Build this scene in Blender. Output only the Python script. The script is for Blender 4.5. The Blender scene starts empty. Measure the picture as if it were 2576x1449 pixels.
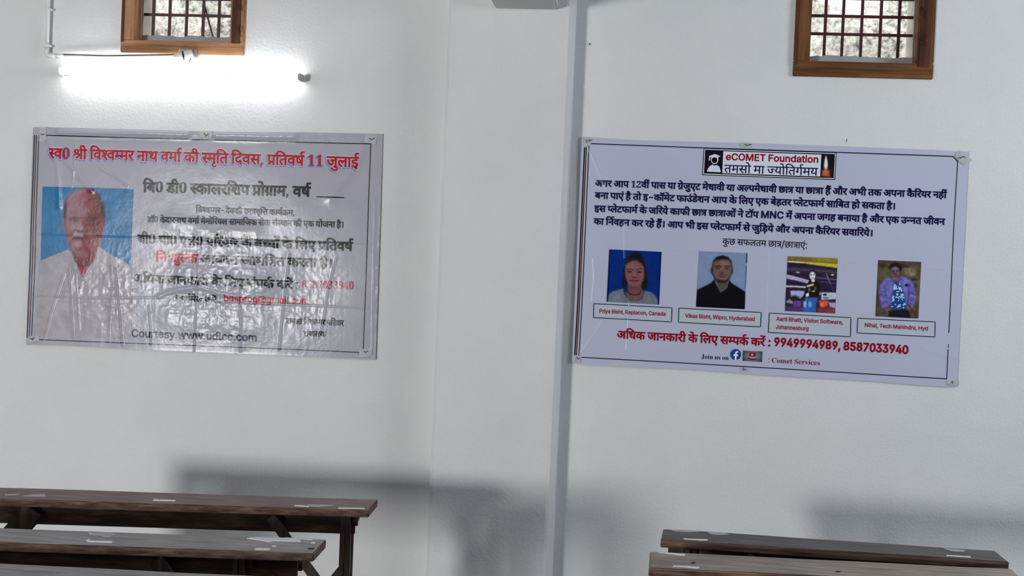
import bpy, bmesh, math, random
import numpy as np
from mathutils import Vector, Matrix
from mathutils.geometry import delaunay_2d_cdt

random.seed(7)
S = bpy.context.scene
COL = S.collection

# ---------------------------------------------------------------- camera
FPX, CW, CH = 3000.0, 2576.0, 1449.0            # focal length in pixels of the 2576x1449 frame
YAW, PITCH, ROLL = 0.10101857793, -0.01950181911, -0.04167253281
CAM = np.array([0.0, -5.6427, 1.72])            # wall_front is the plane y = 0, the floor z = 0


def cam_axes():
    cy, sy, cp, sp = math.cos(YAW), math.sin(YAW), math.cos(PITCH), math.sin(PITCH)
    f = np.array([-sy * cp, cy * cp, sp])
    r = np.array([cy, sy, 0.0])
    u = np.cross(r, f)
    cr, sr = math.cos(ROLL), math.sin(ROLL)
    return cr * r - sr * u, cr * u + sr * r, f


AX = cam_axes()
cd = bpy.data.cameras.new('camera')
cam = bpy.data.objects.new('camera', cd)
COL.objects.link(cam)
cd.sensor_width = 36.0
cd.lens = FPX / CW * 36.0
cd.clip_start = 0.05
M = Matrix.Identity(4)
for i in range(3):
    M[i][0], M[i][1], M[i][2], M[i][3] = AX[0][i], AX[1][i], -AX[2][i], CAM[i]
cam.matrix_world = M
S.camera = cam

# ---------------------------------------------------------------- world, daylight, exposure
S.view_settings.view_transform = 'Standard'
S.view_settings.look = 'None'
S.view_settings.exposure = 0.27
S.view_settings.gamma = 1.0
S.view_settings.use_curve_mapping = False
wd = bpy.data.worlds.new('overcast_sky')
S.world = wd
wd.use_nodes = True
bg = wd.node_tree.nodes['Background']
bg.inputs['Color'].default_value = (0.93, 0.96, 1.0, 1)
bg.inputs['Strength'].default_value = 4.0


def area(name, loc, rot, sx, sy, power, color):
    d = bpy.data.lights.new(name, 'AREA')
    d.shape = 'RECTANGLE'
    d.size, d.size_y, d.energy, d.color = sx, sy, power, color
    o = bpy.data.objects.new(name, d)
    o.location, o.rotation_euler = loc, rot
    COL.objects.link(o)
    return o


# daylight: the window behind the photographer on the left, and the window of the right wall
area('daylight_back_window', (-5.9, -10.96, 1.22), (math.radians(90), 0, 0), 1.36, 1.16, 480, (1.0, 0.99, 0.975))
area('daylight_window_right', (3.95, -2.3, 2.72), (math.radians(90), 0, math.radians(90)), 1.5, 0.95, 45, (0.80, 0.91, 1.0))


# ---------------------------------------------------------------- helpers
def ray(px, py):
    return AX[0] * ((px - CW / 2) / FPX) - AX[1] * ((py - CH / 2) / FPX) + AX[2]


def W(px, py, y=0.0):
    """point of the photograph on the upright plane at depth y -> (x, y, z)"""
    d = ray(px, py)
    return CAM + d * ((y - CAM[1]) / d[1])


def F(px, py, z):
    """point of the photograph on the level plane at height z"""
    d = ray(px, py)
    return CAM + d * ((z - CAM[2]) / d[2])


def lin(c):
    c = c / 255.0
    return c / 12.92 if c <= 0.04045 else ((c + 0.055) / 1.055) ** 2.4


def rgb(r, g, b, k=1.0):
    return (min(lin(r) / k, 1), min(lin(g) / k, 1), min(lin(b) / k, 1), 1)


def new_mat(name):
    m = bpy.data.materials.new(name)
    m.use_nodes = True
    nt = m.node_tree
    return m, nt, nt.nodes['Principled BSDF']


def noise(nt, scale, detail=3.0, rough=0.5, vec=None):
    n = nt.nodes.new('ShaderNodeTexNoise')
    n.inputs['Scale'].default_value = scale
    n.inputs['Detail'].default_value = detail
    n.inputs['Roughness'].default_value = rough
    if vec is not None:
        nt.links.new(vec, n.inputs['Vector'])
    return n.outputs['Fac']


def coords(nt, scale=(1, 1, 1)):
    t = nt.nodes.new('ShaderNodeTexCoord')
    m = nt.nodes.new('ShaderNodeMapping')
    m.inputs['Scale'].default_value = scale
    nt.links.new(t.outputs['Object'], m.inputs['Vector'])
    return m.outputs['Vector']


def ramp(nt, fac, stops):
    r = nt.nodes.new('ShaderNodeValToRGB')
    e = r.color_ramp.elements
    while len(e) < len(stops):
        e.new(0.5)
    for k, (p, c) in zip(e, stops):
        k.position, k.color = p, c
    nt.links.new(fac, r.inputs['Fac'])
    return r.outputs['Color']


def bump(nt, b, h, strength, dist, prev=None):
    n = nt.nodes.new('ShaderNodeBump')
    n.inputs['Strength'].default_value = strength
    n.inputs['Distance'].default_value = dist
    nt.links.new(h, n.inputs['Height'])
    if prev is not None:
        nt.links.new(prev, n.inputs['Normal'])
    nt.links.new(n.outputs['Normal'], b.inputs['Normal'])
    return n.outputs['Normal']


def flat_mat(name, c, rough=0.6, metal=0.0, spec=0.5):
    m, nt, b = new_mat(name)
    b.inputs['Base Color'].default_value = c
    b.inputs['Roughness'].default_value = rough
    b.inputs['Metallic'].default_value = metal
    b.inputs['Specular IOR Level'].default_value = spec
    v = coords(nt)
    bump(nt, b, noise(nt, 60, 3, .5, v), 0.15, 0.001)
    return m


def plaster(name, c1, c2, stipple=0.35):
    m, nt, b = new_mat(name)
    v = coords(nt)
    nt.links.new(ramp(nt, noise(nt, 2.2, 5, .6, v), [(.35, c1), (.65, c2)]), b.inputs['Base Color'])
    b.inputs['Roughness'].default_value = 0.82
    b.inputs['Specular IOR Level'].default_value = 0.25
    p = bump(nt, b, noise(nt, 9, 4, .55, v), 0.30, 0.012)
    bump(nt, b, noise(nt, 75, 5, .62, v), stipple, 0.006, p)
    return m


def wood(name, dark, mid, light, axis=0, rough=0.6, fine=38.0):
    m, nt, b = new_mat(name)
    sc = [fine, fine, fine]
    sc[axis] = fine * .055
    v = coords(nt, sc)
    g = noise(nt, 1.0, 6, .62, v)
    c = ramp(nt, g, [(.30, dark), (.5, mid), (.72, light)])
    mx = nt.nodes.new('ShaderNodeMix')
    mx.data_type = 'RGBA'
    mx.blend_type = 'MULTIPLY'
    mx.inputs['Factor'].default_value = 0.55
    nt.links.new(c, mx.inputs['A'])
    nt.links.new(ramp(nt, noise(nt, 5, 4, .6, coords(nt)), [(.3, (.55, .52, .5, 1)), (.7, (1.15, 1.12, 1.1, 1))]), mx.inputs['B'])
    nt.links.new(mx.outputs['Result'], b.inputs['Base Color'])
    b.inputs['Roughness'].default_value = rough
    b.inputs['Specular IOR Level'].default_value = 0.22
    bump(nt, b, g, 0.35, 0.003)
    return m


class MB:
    """collects faces and links them as ONE mesh object"""

    def __init__(self):
        self.v, self.f, self.mi = [], [], []

    def poly(self, pts, mi=0):
        n = len(self.v)
        self.v += [tuple(p) for p in pts]
        self.f.append(tuple(range(n, n + len(pts))))
        self.mi.append(mi)

    def hexa(self, b, t, mi=0):
        """b, t: two rings of equal length (counter-clockwise from above)"""
        n, k = len(self.v), len(b)
        self.v += [tuple(p) for p in b] + [tuple(p) for p in t]
        fs = [tuple(range(n + k - 1, n - 1, -1)), tuple(range(n + k, n + 2 * k))]
        fs += [(n + i, n + (i + 1) % k, n + k + (i + 1) % k, n + k + i) for i in range(k)]
        self.f += fs
        self.mi += [mi] * len(fs)

    def box(self, lo, hi, mi=0):
        x0, y0, z0 = lo
        x1, y1, z1 = hi
        r = [(x0, y0), (x1, y0), (x1, y1), (x0, y1)]
        self.hexa([(x, y, z0) for x, y in r], [(x, y, z1) for x, y in r], mi)

    def board(self, p0, p1, w, t, wide=(0, 0, 1), mi=0):
        """a straight board from p0 to p1, w across the direction nearest `wide`, t thick"""
        p0, p1 = Vector(p0), Vector(p1)
        d = (p1 - p0).normalized()
        s = Vector(wide) - d * d.dot(Vector(wide))
        s.normalize()
        n = d.cross(s)
        q = [s * (w / 2) + n * (t / 2), s * (-w / 2) + n * (t / 2), s * (-w / 2) - n * (t / 2), s * (w / 2) - n * (t / 2)]
        self.hexa([p0 + a for a in q], [p1 + a for a in q], mi)

    def tube(self, pts, r, seg=10, mi=0, cap=True):
        pts = [Vector(p) for p in pts]
        rs = r if isinstance(r, (list, tuple)) else [r] * len(pts)
        base = len(self.v)
        ref = None
        for i, p in enumerate(pts):
            a = pts[min(i + 1, len(pts) - 1)] - pts[max(i - 1, 0)]
            a.normalize()
            if ref is None:
                ref = Vector((0, 0, 1)) if abs(a.z) < .9 else Vector((1, 0, 0))
            s = (ref - a * ref.dot(a)).normalized()
            ref = s
            n = a.cross(s)
            for k in range(seg):
                t = 2 * math.pi * k / seg
                self.v.append(tuple(p + (s * math.cos(t) + n * math.sin(t)) * rs[i]))
        for i in range(len(pts) - 1):
            for k in range(seg):
                a, b = base + i * seg + k, base + i * seg + (k + 1) % seg
                self.f.append((a, b, b + seg, a + seg))
                self.mi.append(mi)
        if cap:
            self.f += [tuple(range(base + seg - 1, base - 1, -1)), tuple(range(base + (len(pts) - 1) * seg, base + len(pts) * seg))]
            self.mi += [mi, mi]

    def build(self, name, mats, parent=None, smooth=False, bevel=0.0, cuts=0, wob=0.0, tri=False):
        me = bpy.data.meshes.new(name)
        off = Vector((0, 0, 0))
        if parent is not None:
            p = parent
            while p is not None:
                off += p.location
                p = p.parent
        me.from_pydata([tuple(Vector(v) - off) for v in self.v], [], self.f)
        for m in (mats if isinstance(mats, (list, tuple)) else [mats]):
            me.materials.append(m)
        me.polygons.foreach_set('material_index', self.mi)
        if bevel or cuts:
            bm = bmesh.new()
            bm.from_mesh(me)
            if cuts:
                long = [e for e in bm.edges if e.calc_length() > 0.25]
                bmesh.ops.subdivide_edges(bm, edges=long, cuts=cuts, use_grid_fill=True)
            if bevel:
                sharp = [e for e in bm.edges if len(e.link_faces) == 2 and e.calc_face_angle(0) > 0.6]
                bmesh.ops.bevel(bm, geom=sharp, offset=bevel, segments=2, affect='EDGES', clamp_overlap=True)
            if wob:
                rr = random.Random(len(self.v) + int(wob * 1e5))
                for v in bm.verts:
                    v.co += Vector((rr.uniform(-wob, wob), rr.uniform(-wob, wob), rr.uniform(-wob, wob)))
            bm.to_mesh(me)
            bm.free()
        if smooth:
            me.polygons.foreach_set('use_smooth', [True] * len(me.polygons))
        me.update()
        o = bpy.data.objects.new(name, me)
        COL.objects.link(o)
        if parent is not None:
            o.parent = parent
        return o


def empty(name, loc, label=None, cat=None, group=None, kind=None, parent=None):
    o = bpy.data.objects.new(name, None)
    o.empty_display_size = 0.05
    COL.objects.link(o)
    o.location = tuple(loc)
    if parent is not None:
        o.parent = parent
    return tag(o, label, cat, group, kind)


def tag(o, label=None, cat=None, group=None, kind=None):
    for k, v in (('label', label), ('category', cat), ('group', group), ('kind', kind)):
        if v:
            o[k] = v
    return o


def struct(o):
    o['kind'] = 'structure'
    return o


# ---------------------------------------------------------------- materials
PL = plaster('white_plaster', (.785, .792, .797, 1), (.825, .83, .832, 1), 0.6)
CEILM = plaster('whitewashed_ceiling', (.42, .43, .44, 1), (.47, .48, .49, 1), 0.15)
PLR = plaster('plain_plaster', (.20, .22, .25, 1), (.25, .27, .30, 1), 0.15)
CONC = plaster('grey_concrete', (.34, .34, .35, 1), (.46, .46, .46, 1), 0.5)
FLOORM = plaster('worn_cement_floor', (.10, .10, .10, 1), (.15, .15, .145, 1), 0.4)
BEAMM = plaster('beam_concrete', (.62, .62, .61, 1), (.70, .69, .68, 1), 0.3)
FRAMEL = wood('pale_window_wood', rgb(126, 82, 50), rgb(172, 124, 86), rgb(200, 152, 112), axis=0)
FRAMELV = wood('pale_window_wood_upright', rgb(126, 82, 50), rgb(172, 124, 86), rgb(200, 152, 112), axis=2)
FRAMEW = wood('window_wood', rgb(78, 46, 20), rgb(112, 74, 42), rgb(140, 98, 62), axis=0)
FRAMEV = wood('window_wood_upright', rgb(78, 46, 20), rgb(112, 74, 42), rgb(140, 98, 62), axis=2)
REDW = wood('reddish_rebate_wood', rgb(62, 30, 20), rgb(88, 48, 34), rgb(108, 64, 46), axis=2)
IRON = flat_mat('red_oxide_iron', rgb(66, 22, 26), 0.55)
WHITEP = flat_mat('white_plastic', (.80, .80, .79, 1), 0.35)
BLACK = flat_mat('black_plastic', (.012, .012, .012, 1), 0.4)
GREYP = flat_mat('grey_moulded_plastic', (.30, .30, .31, 1), 0.35)
BEIGE = flat_mat('aged_beige_plastic', (.42, .41, .36, 1), 0.5)
NAILM = flat_mat('dull_nail_steel', (.05, .05, .055, 1), 0.45, 0.6)
INKM = flat_mat('dark_marker_ink', rgb(38, 14, 14), 0.7)

# ---------------------------------------------------------------- the room
def holed_wall(name, x0, x1, z0, z1, y0, y1, holes, mat):
    """upright wall between y0 (room side) and y1 with rectangular openings, reveals included"""
    xs = sorted({x0, x1} | {h[0] for h in holes} | {h[1] for h in holes})
    zs = sorted({z0, z1} | {h[2] for h in holes} | {h[3] for h in holes})
    m = MB()
    solid = {}
    for i in range(len(xs) - 1):
        for j in range(len(zs) - 1):
            cx, cz = (xs[i] + xs[i + 1]) / 2, (zs[j] + zs[j + 1]) / 2
            solid[i, j] = not any(h[0] < cx < h[1] and h[2] < cz < h[3] for h in holes)
    for (i, j), s in solid.items():
        if not s:
            continue
        a, b, c, d = xs[i], xs[i + 1], zs[j], zs[j + 1]
        m.poly([(a, y0, c), (b, y0, c), (b, y0, d), (a, y0, d)])
        m.poly([(b, y1, c), (a, y1, c), (a, y1, d), (b, y1, d)])
        if not solid.get((i - 1, j), False):
            m.poly([(a, y1, c), (a, y0, c), (a, y0, d), (a, y1, d)])
        if not solid.get((i + 1, j), False):
            m.poly([(b, y0, c), (b, y1, c), (b, y1, d), (b, y0, d)])
        if not solid.get((i, j - 1), False):
            m.poly([(a, y0, c), (a, y1, c), (b, y1, c), (b, y0, c)])
        if not solid.get((i, j + 1), False):
            m.poly([(a, y0, d), (b, y0, d), (b, y1, d), (a, y1, d)])
    return struct(m.build(name, mat))


XL, XR, YB, ZC, TH = -7.0, 4.0, -11.0, 3.35, 0.23
WIN_TOP = 3.22
# outer outline of the two wooden windows (bottom left, bottom right) on the wall plane
w1a, w1b = W(305.8, 133.8), W(614.4, 139.0)
w2a, w2b = W(1993.7, 189.3), W(2344.2, 203.2)
W1 = (w1a[0], w1b[0], (w1a[2] + w1b[2]) / 2)
W2 = (w2a[0], w2b[0], (w2a[2] + w2b[2]) / 2)
holed_wall('wall_front', XL, XR, 0, ZC, 0, TH, [(W1[0] + .012, W1[1] - .012, W1[2] + .012, WIN_TOP), (W2[0] + .012, W2[1] - .012, W2[2] + .012, WIN_TOP)], PL)
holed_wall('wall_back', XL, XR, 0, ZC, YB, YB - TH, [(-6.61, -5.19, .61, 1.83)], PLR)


def side_wall(name, x, sgn, holes):
    o = holed_wall(name, 0, -YB, 0, ZC, 0, TH, holes, PLR)
    for v in o.data.vertices:
        a, b, c = v.co
        v.co = (x + sgn * b, -a, c)
    if sgn > 0:
        o.data.flip_normals()
    return o


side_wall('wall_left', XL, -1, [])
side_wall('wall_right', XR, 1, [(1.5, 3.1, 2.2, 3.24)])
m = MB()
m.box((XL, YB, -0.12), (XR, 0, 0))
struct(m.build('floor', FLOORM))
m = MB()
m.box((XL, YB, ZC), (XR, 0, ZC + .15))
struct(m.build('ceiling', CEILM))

# pilaster with its chamfered right arris, and the concrete beam that rests on it
PD = 0.14
pl0, pr0 = W(1100, 700, -PD)[0], W(1397, 700, -PD)[0]
prof = [(pl0, 0), (pl0, -PD + .02), (pl0 + .018, -PD), (pr0, -PD), (pr0 + .012, -PD + .004), (pr0 + .036, -PD + .034), (pr0 + .038, 0)]
m = MB()
m.hexa([(x, y, 0) for x, y in prof], [(x, y, ZC) for x, y in prof])
struct(m.build('trim_1', PL, cuts=0))
b0, b1 = W(1245, 19.5, -PD), W(1403, 27, -PD)
m = MB()
bz = (b0[2] + b1[2]) / 2
m.hexa([(b0[0], YB, bz), (b1[0], YB, bz), (b1[0], -PD, bz), (b0[0], -PD, bz)], [(b0[0], YB, ZC), (b1[0], YB, ZC), (b1[0], -PD, ZC), (b0[0], -PD, ZC)])
struct(m.build('trim_2', BEAMM, bevel=.008))

# the rock-faced bank outside, close behind the windows
m_st, nt, b = new_mat('mossy_stone')
v = coords(nt)
vo = nt.nodes.new('ShaderNodeTexVoronoi')
vo.inputs['Scale'].default_value = 3.2
nt.links.new(v, vo.inputs['Vector'])
n0 = noise(nt, 3.0, 3, .55, v)
n26 = noise(nt, 30, 8, .72, v)
mm = nt.nodes.new('ShaderNodeMath')
mm.operation = 'MULTIPLY_ADD'
mm.inputs[1].default_value = 0.55
nt.links.new(n0, mm.inputs[0])
nt.links.new(n26, mm.inputs[2])
m2 = nt.nodes.new('ShaderNodeMath')
m2.operation = 'SUBTRACT'
m2.inputs[1].default_value = 0.275
nt.links.new(mm.outputs[0], m2.inputs[0])
n1 = m2.outputs[0]
nt.links.new(ramp(nt, n1, [(.34, (.10, .095, .08, 1)), (.45, (.40, .38, .33, 1)), (.60, (.74, .70, .61, 1))]), b.inputs['Base Color'])
b.inputs['Roughness'].default_value = 0.9
p = bump(nt, b, vo.outputs['Distance'], 0.5, 0.06)
bump(nt, b, n1, 0.9, 0.03, p)
m = MB()
rr = random.Random(3)
nx, nz = 90, 36
gx = [-6.5 + 12.0 * i / nx for i in range(nx + 1)]
gz = [-0.3 + 4.6 * j / nz for j in range(nz + 1)]
hh = [[1.25 + .10 * math.sin(1.7 * x + .9 * z) + rr.uniform(-.05, .05) + .16 * z * .4 for z in gz] for x in gx]
base = len(m.v)
m.v = [(gx[i], hh[i][j], gz[j]) for i in range(nx + 1) for j in range(nz + 1)]
m.f = [(i * (nz + 1) + j, (i + 1) * (nz + 1) + j, (i + 1) * (nz + 1) + j + 1, i * (nz + 1) + j + 1) for i in range(nx) for j in range(nz)]
m.mi = [0] * len(m.f)
nb = len(m.v)
struct(m.build('wall_outside', m_st, smooth=True))
m = MB()
m.box((-9, TH, -.32), (7, 3.5, -.2))
struct(m.build('ground_outside', CONC))


REVEAL = plaster('mottled_cement_reveal', (.40, .37, .31, 1), (.72, .69, .62, 1), 0.8)
# ---------------------------------------------------------------- windows
def stroke(mb, pts_px, y, r):
    mb.tube([W(a, c, y) for a, c in pts_px], r, 6)


def window(name, ox0, ox1, oz0, il, ir, ib, bars, hbars, label, woods, loose=None):
    """outer box ox0..ox1 from oz0 up, opening il..ir above ib (world x, z), bars at world x, hbars at world z"""
    root = empty(name, ((ox0 + ox1) / 2, 0, oz0), kind='structure')
    root['label'] = label
    ztop = WIN_TOP
    y0, y1 = -0.016, 0.075
    fr = MB()
    fr.box((ox0, y0, oz0), (ox1, y1, ib), 0)                        # bottom rail
    fr.box((ox0, y0, ib), (il, y1, ztop), 1)                        # left stile
    fr.box((ir, y0, ib), (ox1, y1, ztop), 1)                        # right stile
    fr.box((il, y0, ztop - .07), (ir, y1, ztop), 0)                 # head
    f = fr.build('window_frame', list(woods), root, bevel=.003)
    # rebate strips for the shutter on the room side of the frame
    rb = MB()
    wv = (il - ox0)
    rb.box((ox0 + wv * .02, y0 - .004, oz0 + .05), (ox0 + wv * .22, y0 + .001, ztop - .05))
    rb.box((ir + (ox1 - ir) * .12, y0 - .004, oz0 + .055), (ir + (ox1 - ir) * .74, y0 + .001, ztop - .05))
    rb.build('rebate_strip', REDW, root, bevel=.001)
    zs = ib + .008
    for x in bars:
        b = MB()
        b.box((x - .0064, .085, zs - .03), (x + .0064, .097, ztop - .01))
        b.build('vertical_bar', IRON, root, bevel=.001)
    for z in hbars:
        b = MB()
        b.box((il - .012, .0835, z - .0062), (ir + .012, .0965, z + .0062))
        b.build('horizontal_bar', IRON, root, bevel=.001)
    if loose:
        b = MB()
        b.board(W(*loose[0], .105), W(*loose[1], .105), .008, .006, (1, 0, 0))
        b.build('loose_bar', IRON, root)
    sl = MB()
    n = 24
    rr = random.Random(int(ox0 * 100))
    top = [ib + .036 + rr.uniform(0, .010) for _ in range(n + 1)]
    for k in range(n):
        xa, xb = il - .02 + (ir - il + .04) * k / n, il - .02 + (ir - il + .04) * (k + 1) / n
        sl.hexa([(xa, .076, oz0 + .02), (xb, .076, oz0 + .02), (xb, TH, oz0 + .02), (xa, TH, oz0 + .02)],
                [(xa, .076, top[k]), (xb, .076, top[k + 1]), (xb, TH, top[k + 1] + .012), (xa, TH, top[k] + .012)])
    sl.build('window_sill', CONC, root)
    rv = MB()
    rv.box((ox0 + .014, .0765, ib - .01), (il + .001, TH - .001, ztop - .01))
    rv.box((ir - .001, .0765, ib - .01), (ox1 - .014, TH - .001, ztop - .01))
    rv.build('window_reveal', REVEAL, root)
    return root


def bx(px, py):
    return W(px, py, .09)[0]


def bz_(px, py):
    return W(px, py, .09)[2]


win1 = window('window_1', W1[0], W1[1], W1[2], W(343, 60)[0], W(582, 60)[0], (W(344, 103)[2] + W(577, 106)[2]) / 2,
              [bx(385.5, 60), bx(426.5, 60), bx(469, 60), bx(511, 60), bx(550.5, 60)],
              [bz_(460, 38.5), bz_(460, -3), bz_(460, -44), bz_(460, -85)],
              'small barred window in a brown wooden frame above the glowing tube light', (FRAMEL, FRAMELV), ((514.6, 14), (536.5, 95)))
win2 = window('window_2', W2[0], W2[1], W2[2], W(2039.5, 70)[0], W(2308, 70)[0], (W(2037, 153.5)[2] + W(2306, 162)[2]) / 2,
              [bx(2075.5, 75), bx(2120, 75), bx(2167.3, 75), bx(2214.8, 75), bx(2261, 75)],
              [bz_(2170, 42), bz_(2170, 87.5), bz_(2170, -3), bz_(2170, -48)],
              'small barred window in a brown wooden frame with dark handwriting on its right stile', (FRAMEW, FRAMEV))
sc = MB()
yy = -.021
stroke(sc, [(2319, 16), (2315, 22), (2316, 30), (2321, 38), (2326, 42), (2328, 34), (2325, 24), (2320, 18), (2322, 30), (2326, 40), (2325, 47), (2330, 46), (2334, 47)], yy, .0012)
stroke(sc, [(2331, 87), (2322, 86), (2316, 90), (2313, 97), (2318, 102), (2326, 100), (2330, 95), (2326, 90), (2321, 95), (2324, 104), (2330, 107)], yy, .0013)
stroke(sc, [(2325, 104), (2321, 112), (2325, 115), (2334, 113)], yy, .0010)
zz = []
for k in range(84):
    yq, w = 94 + 73 * k / 83.0, k * .62
    amp = 3.4 + 1.5 * math.sin(k * .31) + (2.2 if 20 < k < 27 or 62 < k < 70 else 0)
    zz.append((2313.5 - .05 * (yq - 94) + amp * math.sin(w), yq + 1.5 * math.cos(w)))
stroke(sc, zz, yy, .0012)
sc.build('handwriting', INKM, win2)
sc = MB()
stroke(sc, [(607, 8), (601, 10), (598, 17), (602, 24), (608, 22), (609, 14), (604, 12), (603, 20), (611, 27)], yy, .0012)
stroke(sc, [(600, 64), (598, 74), (603, 82), (609, 76), (610, 66), (604, 62), (601, 70), (605, 90), (609, 92)], yy, .0010)
sc.build('handwriting', INKM, win1)

# ---------------------------------------------------------------- tube light, conduit and lamp holder
ta, tb = W(149, 181, -.056), W(755, 190.5, -.056)
zt = (ta[2] + tb[2]) / 2
light = empty('tube_light', ((ta[0] + tb[0]) / 2, 0, zt), 'long glowing fluorescent tube fitting on the wall above the left banner', 'tube light')
m = MB()
m.box((ta[0] - .010, -.014, zt - .012), (tb[0] + .010, 0.0, zt + .012))
m.build('batten', WHITEP, light, bevel=.002)
m_tube, nt, b = new_mat('lit_tube_glass')
b.inputs['Base Color'].default_value = (.9, .9, .9, 1)
b.inputs['Emission Color'].default_value = (.94, .975, 1.0, 1)
b.inputs['Emission Strength'].default_value = 13.0
m = MB()
m.tube([(ta[0] + .012, -.056, zt), (tb[0] - .012, -.056, zt)], .013, 16)
m.build('glass_tube', m_tube, light, smooth=True)
for x, s in ((ta[0], 1), (tb[0], -1)):
    m = MB()
    m.box((x - .009, -.072, zt - .017), (x + .009, -.008, zt + .016))
    tag(m.build('end_holder', BEIGE if s < 0 else WHITEP, light, bevel=.004), 'aged beige end holder' if s < 0 else None)

c0, c1, c2 = W(125.5, -12, -.022), W(114.5, 139.5, -.022), W(437, 141.5, -.022)
cond = empty('conduit_pipe', c1, 'white plastic conduit pipe bent down and along beside the left window', 'conduit pipe')
m = MB()
zc = c1[2]
xv = (c0[0] + c1[0]) / 2
m.tube([(xv, -.022, ZC - .01), (xv, -.022, zc + .035)], .0095, 12)
m.build('upright_pipe', WHITEP, cond, smooth=True)
m = MB()
m.tube([(xv, -.022, zc + .040), (xv, -.022, zc + .012), (xv + .004, -.022, zc + .003), (xv + .013, -.022, zc), (xv + .045, -.022, zc)], .0125, 12)
m.build('elbow', WHITEP, cond, smooth=True)
m = MB()
m.tube([(xv + .04, -.022, zc), (xv + .085, -.022, zc)], .0095, 12)
m.build('level_pipe', WHITEP, cond, smooth=True)
m = MB()
m.tube([(xv + .08, -.020, zc), (xv + .3, -.026, zc - .002), (c2[0], -.030, c2[2])], .0062, 8)
m.build('sleeved_cable', WHITEP, cond, smooth=True)
m = MB()
m.tube([(xv + .08, -.018, zc + .009), (xv + .3, -.024, zc + .007), (c2[0] + .01, -.030, c2[2] + .008)], .0022, 6)
m.build('dark_wire', BLACK, cond, smooth=True)
for px, py in ((119.5, 24), (117, 115)):
    q = W(px, py, -.022)
    m = MB()
    m.box((q[0] - .016, -.033, q[2] - .005), (q[0] + .022, 0, q[2] + .005))
    m.build('saddle_clip', WHITEP, cond, bevel=.002)

h0 = W(472, 140, -.03)
hold = empty('lamp_holder', h0, 'small white lamp holder with a black ring under the left window frame', 'lamp holder')
q0, q1 = W(449, 124, -.03), W(493, 142, -.03)
m = MB()
m.box((q0[0], -.034, q1[2] - .002), (q1[0], -.0175, q0[2]))
m.box((q0[0] + .06, -.0175, q1[2] - .002), (q1[0], 0, q1[2] + .004))
m.build('mount_block', GREYP, hold, bevel=.003)
pa, pb = Vector(W(436, 142.5, -.075)), Vector(W(484, 137, -.036))
dv = pb - pa
m = MB()
m.tube([pa, pa + dv * .10, pa + dv * .14, pa + dv * .42, pa + dv * .46], [.004, .007, .012, .019, .021], 20)
m.build('cone_cap', WHITEP, hold, smooth=True)
m = MB()
m.tube([pa + dv * .46, pa + dv * .53], [.0225, .0225], 24)
m.build('black_ring', BLACK, hold)
m = MB()
m.tube([pa + dv * .53, pa + dv * .72, pa + dv * .80, pa + dv * 1.0], [.0215, .021, .024, .024], 20)
m.build('holder_body', WHITEP, hold, smooth=True)
m = MB()
m.tube([W(478, 141, -.04), W(480, 148, -.052), W(476, 155, -.056), W(471, 158, -.05)], .0035, 8)
m.build('cable_loop', GREYP, hold, smooth=True)

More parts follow.
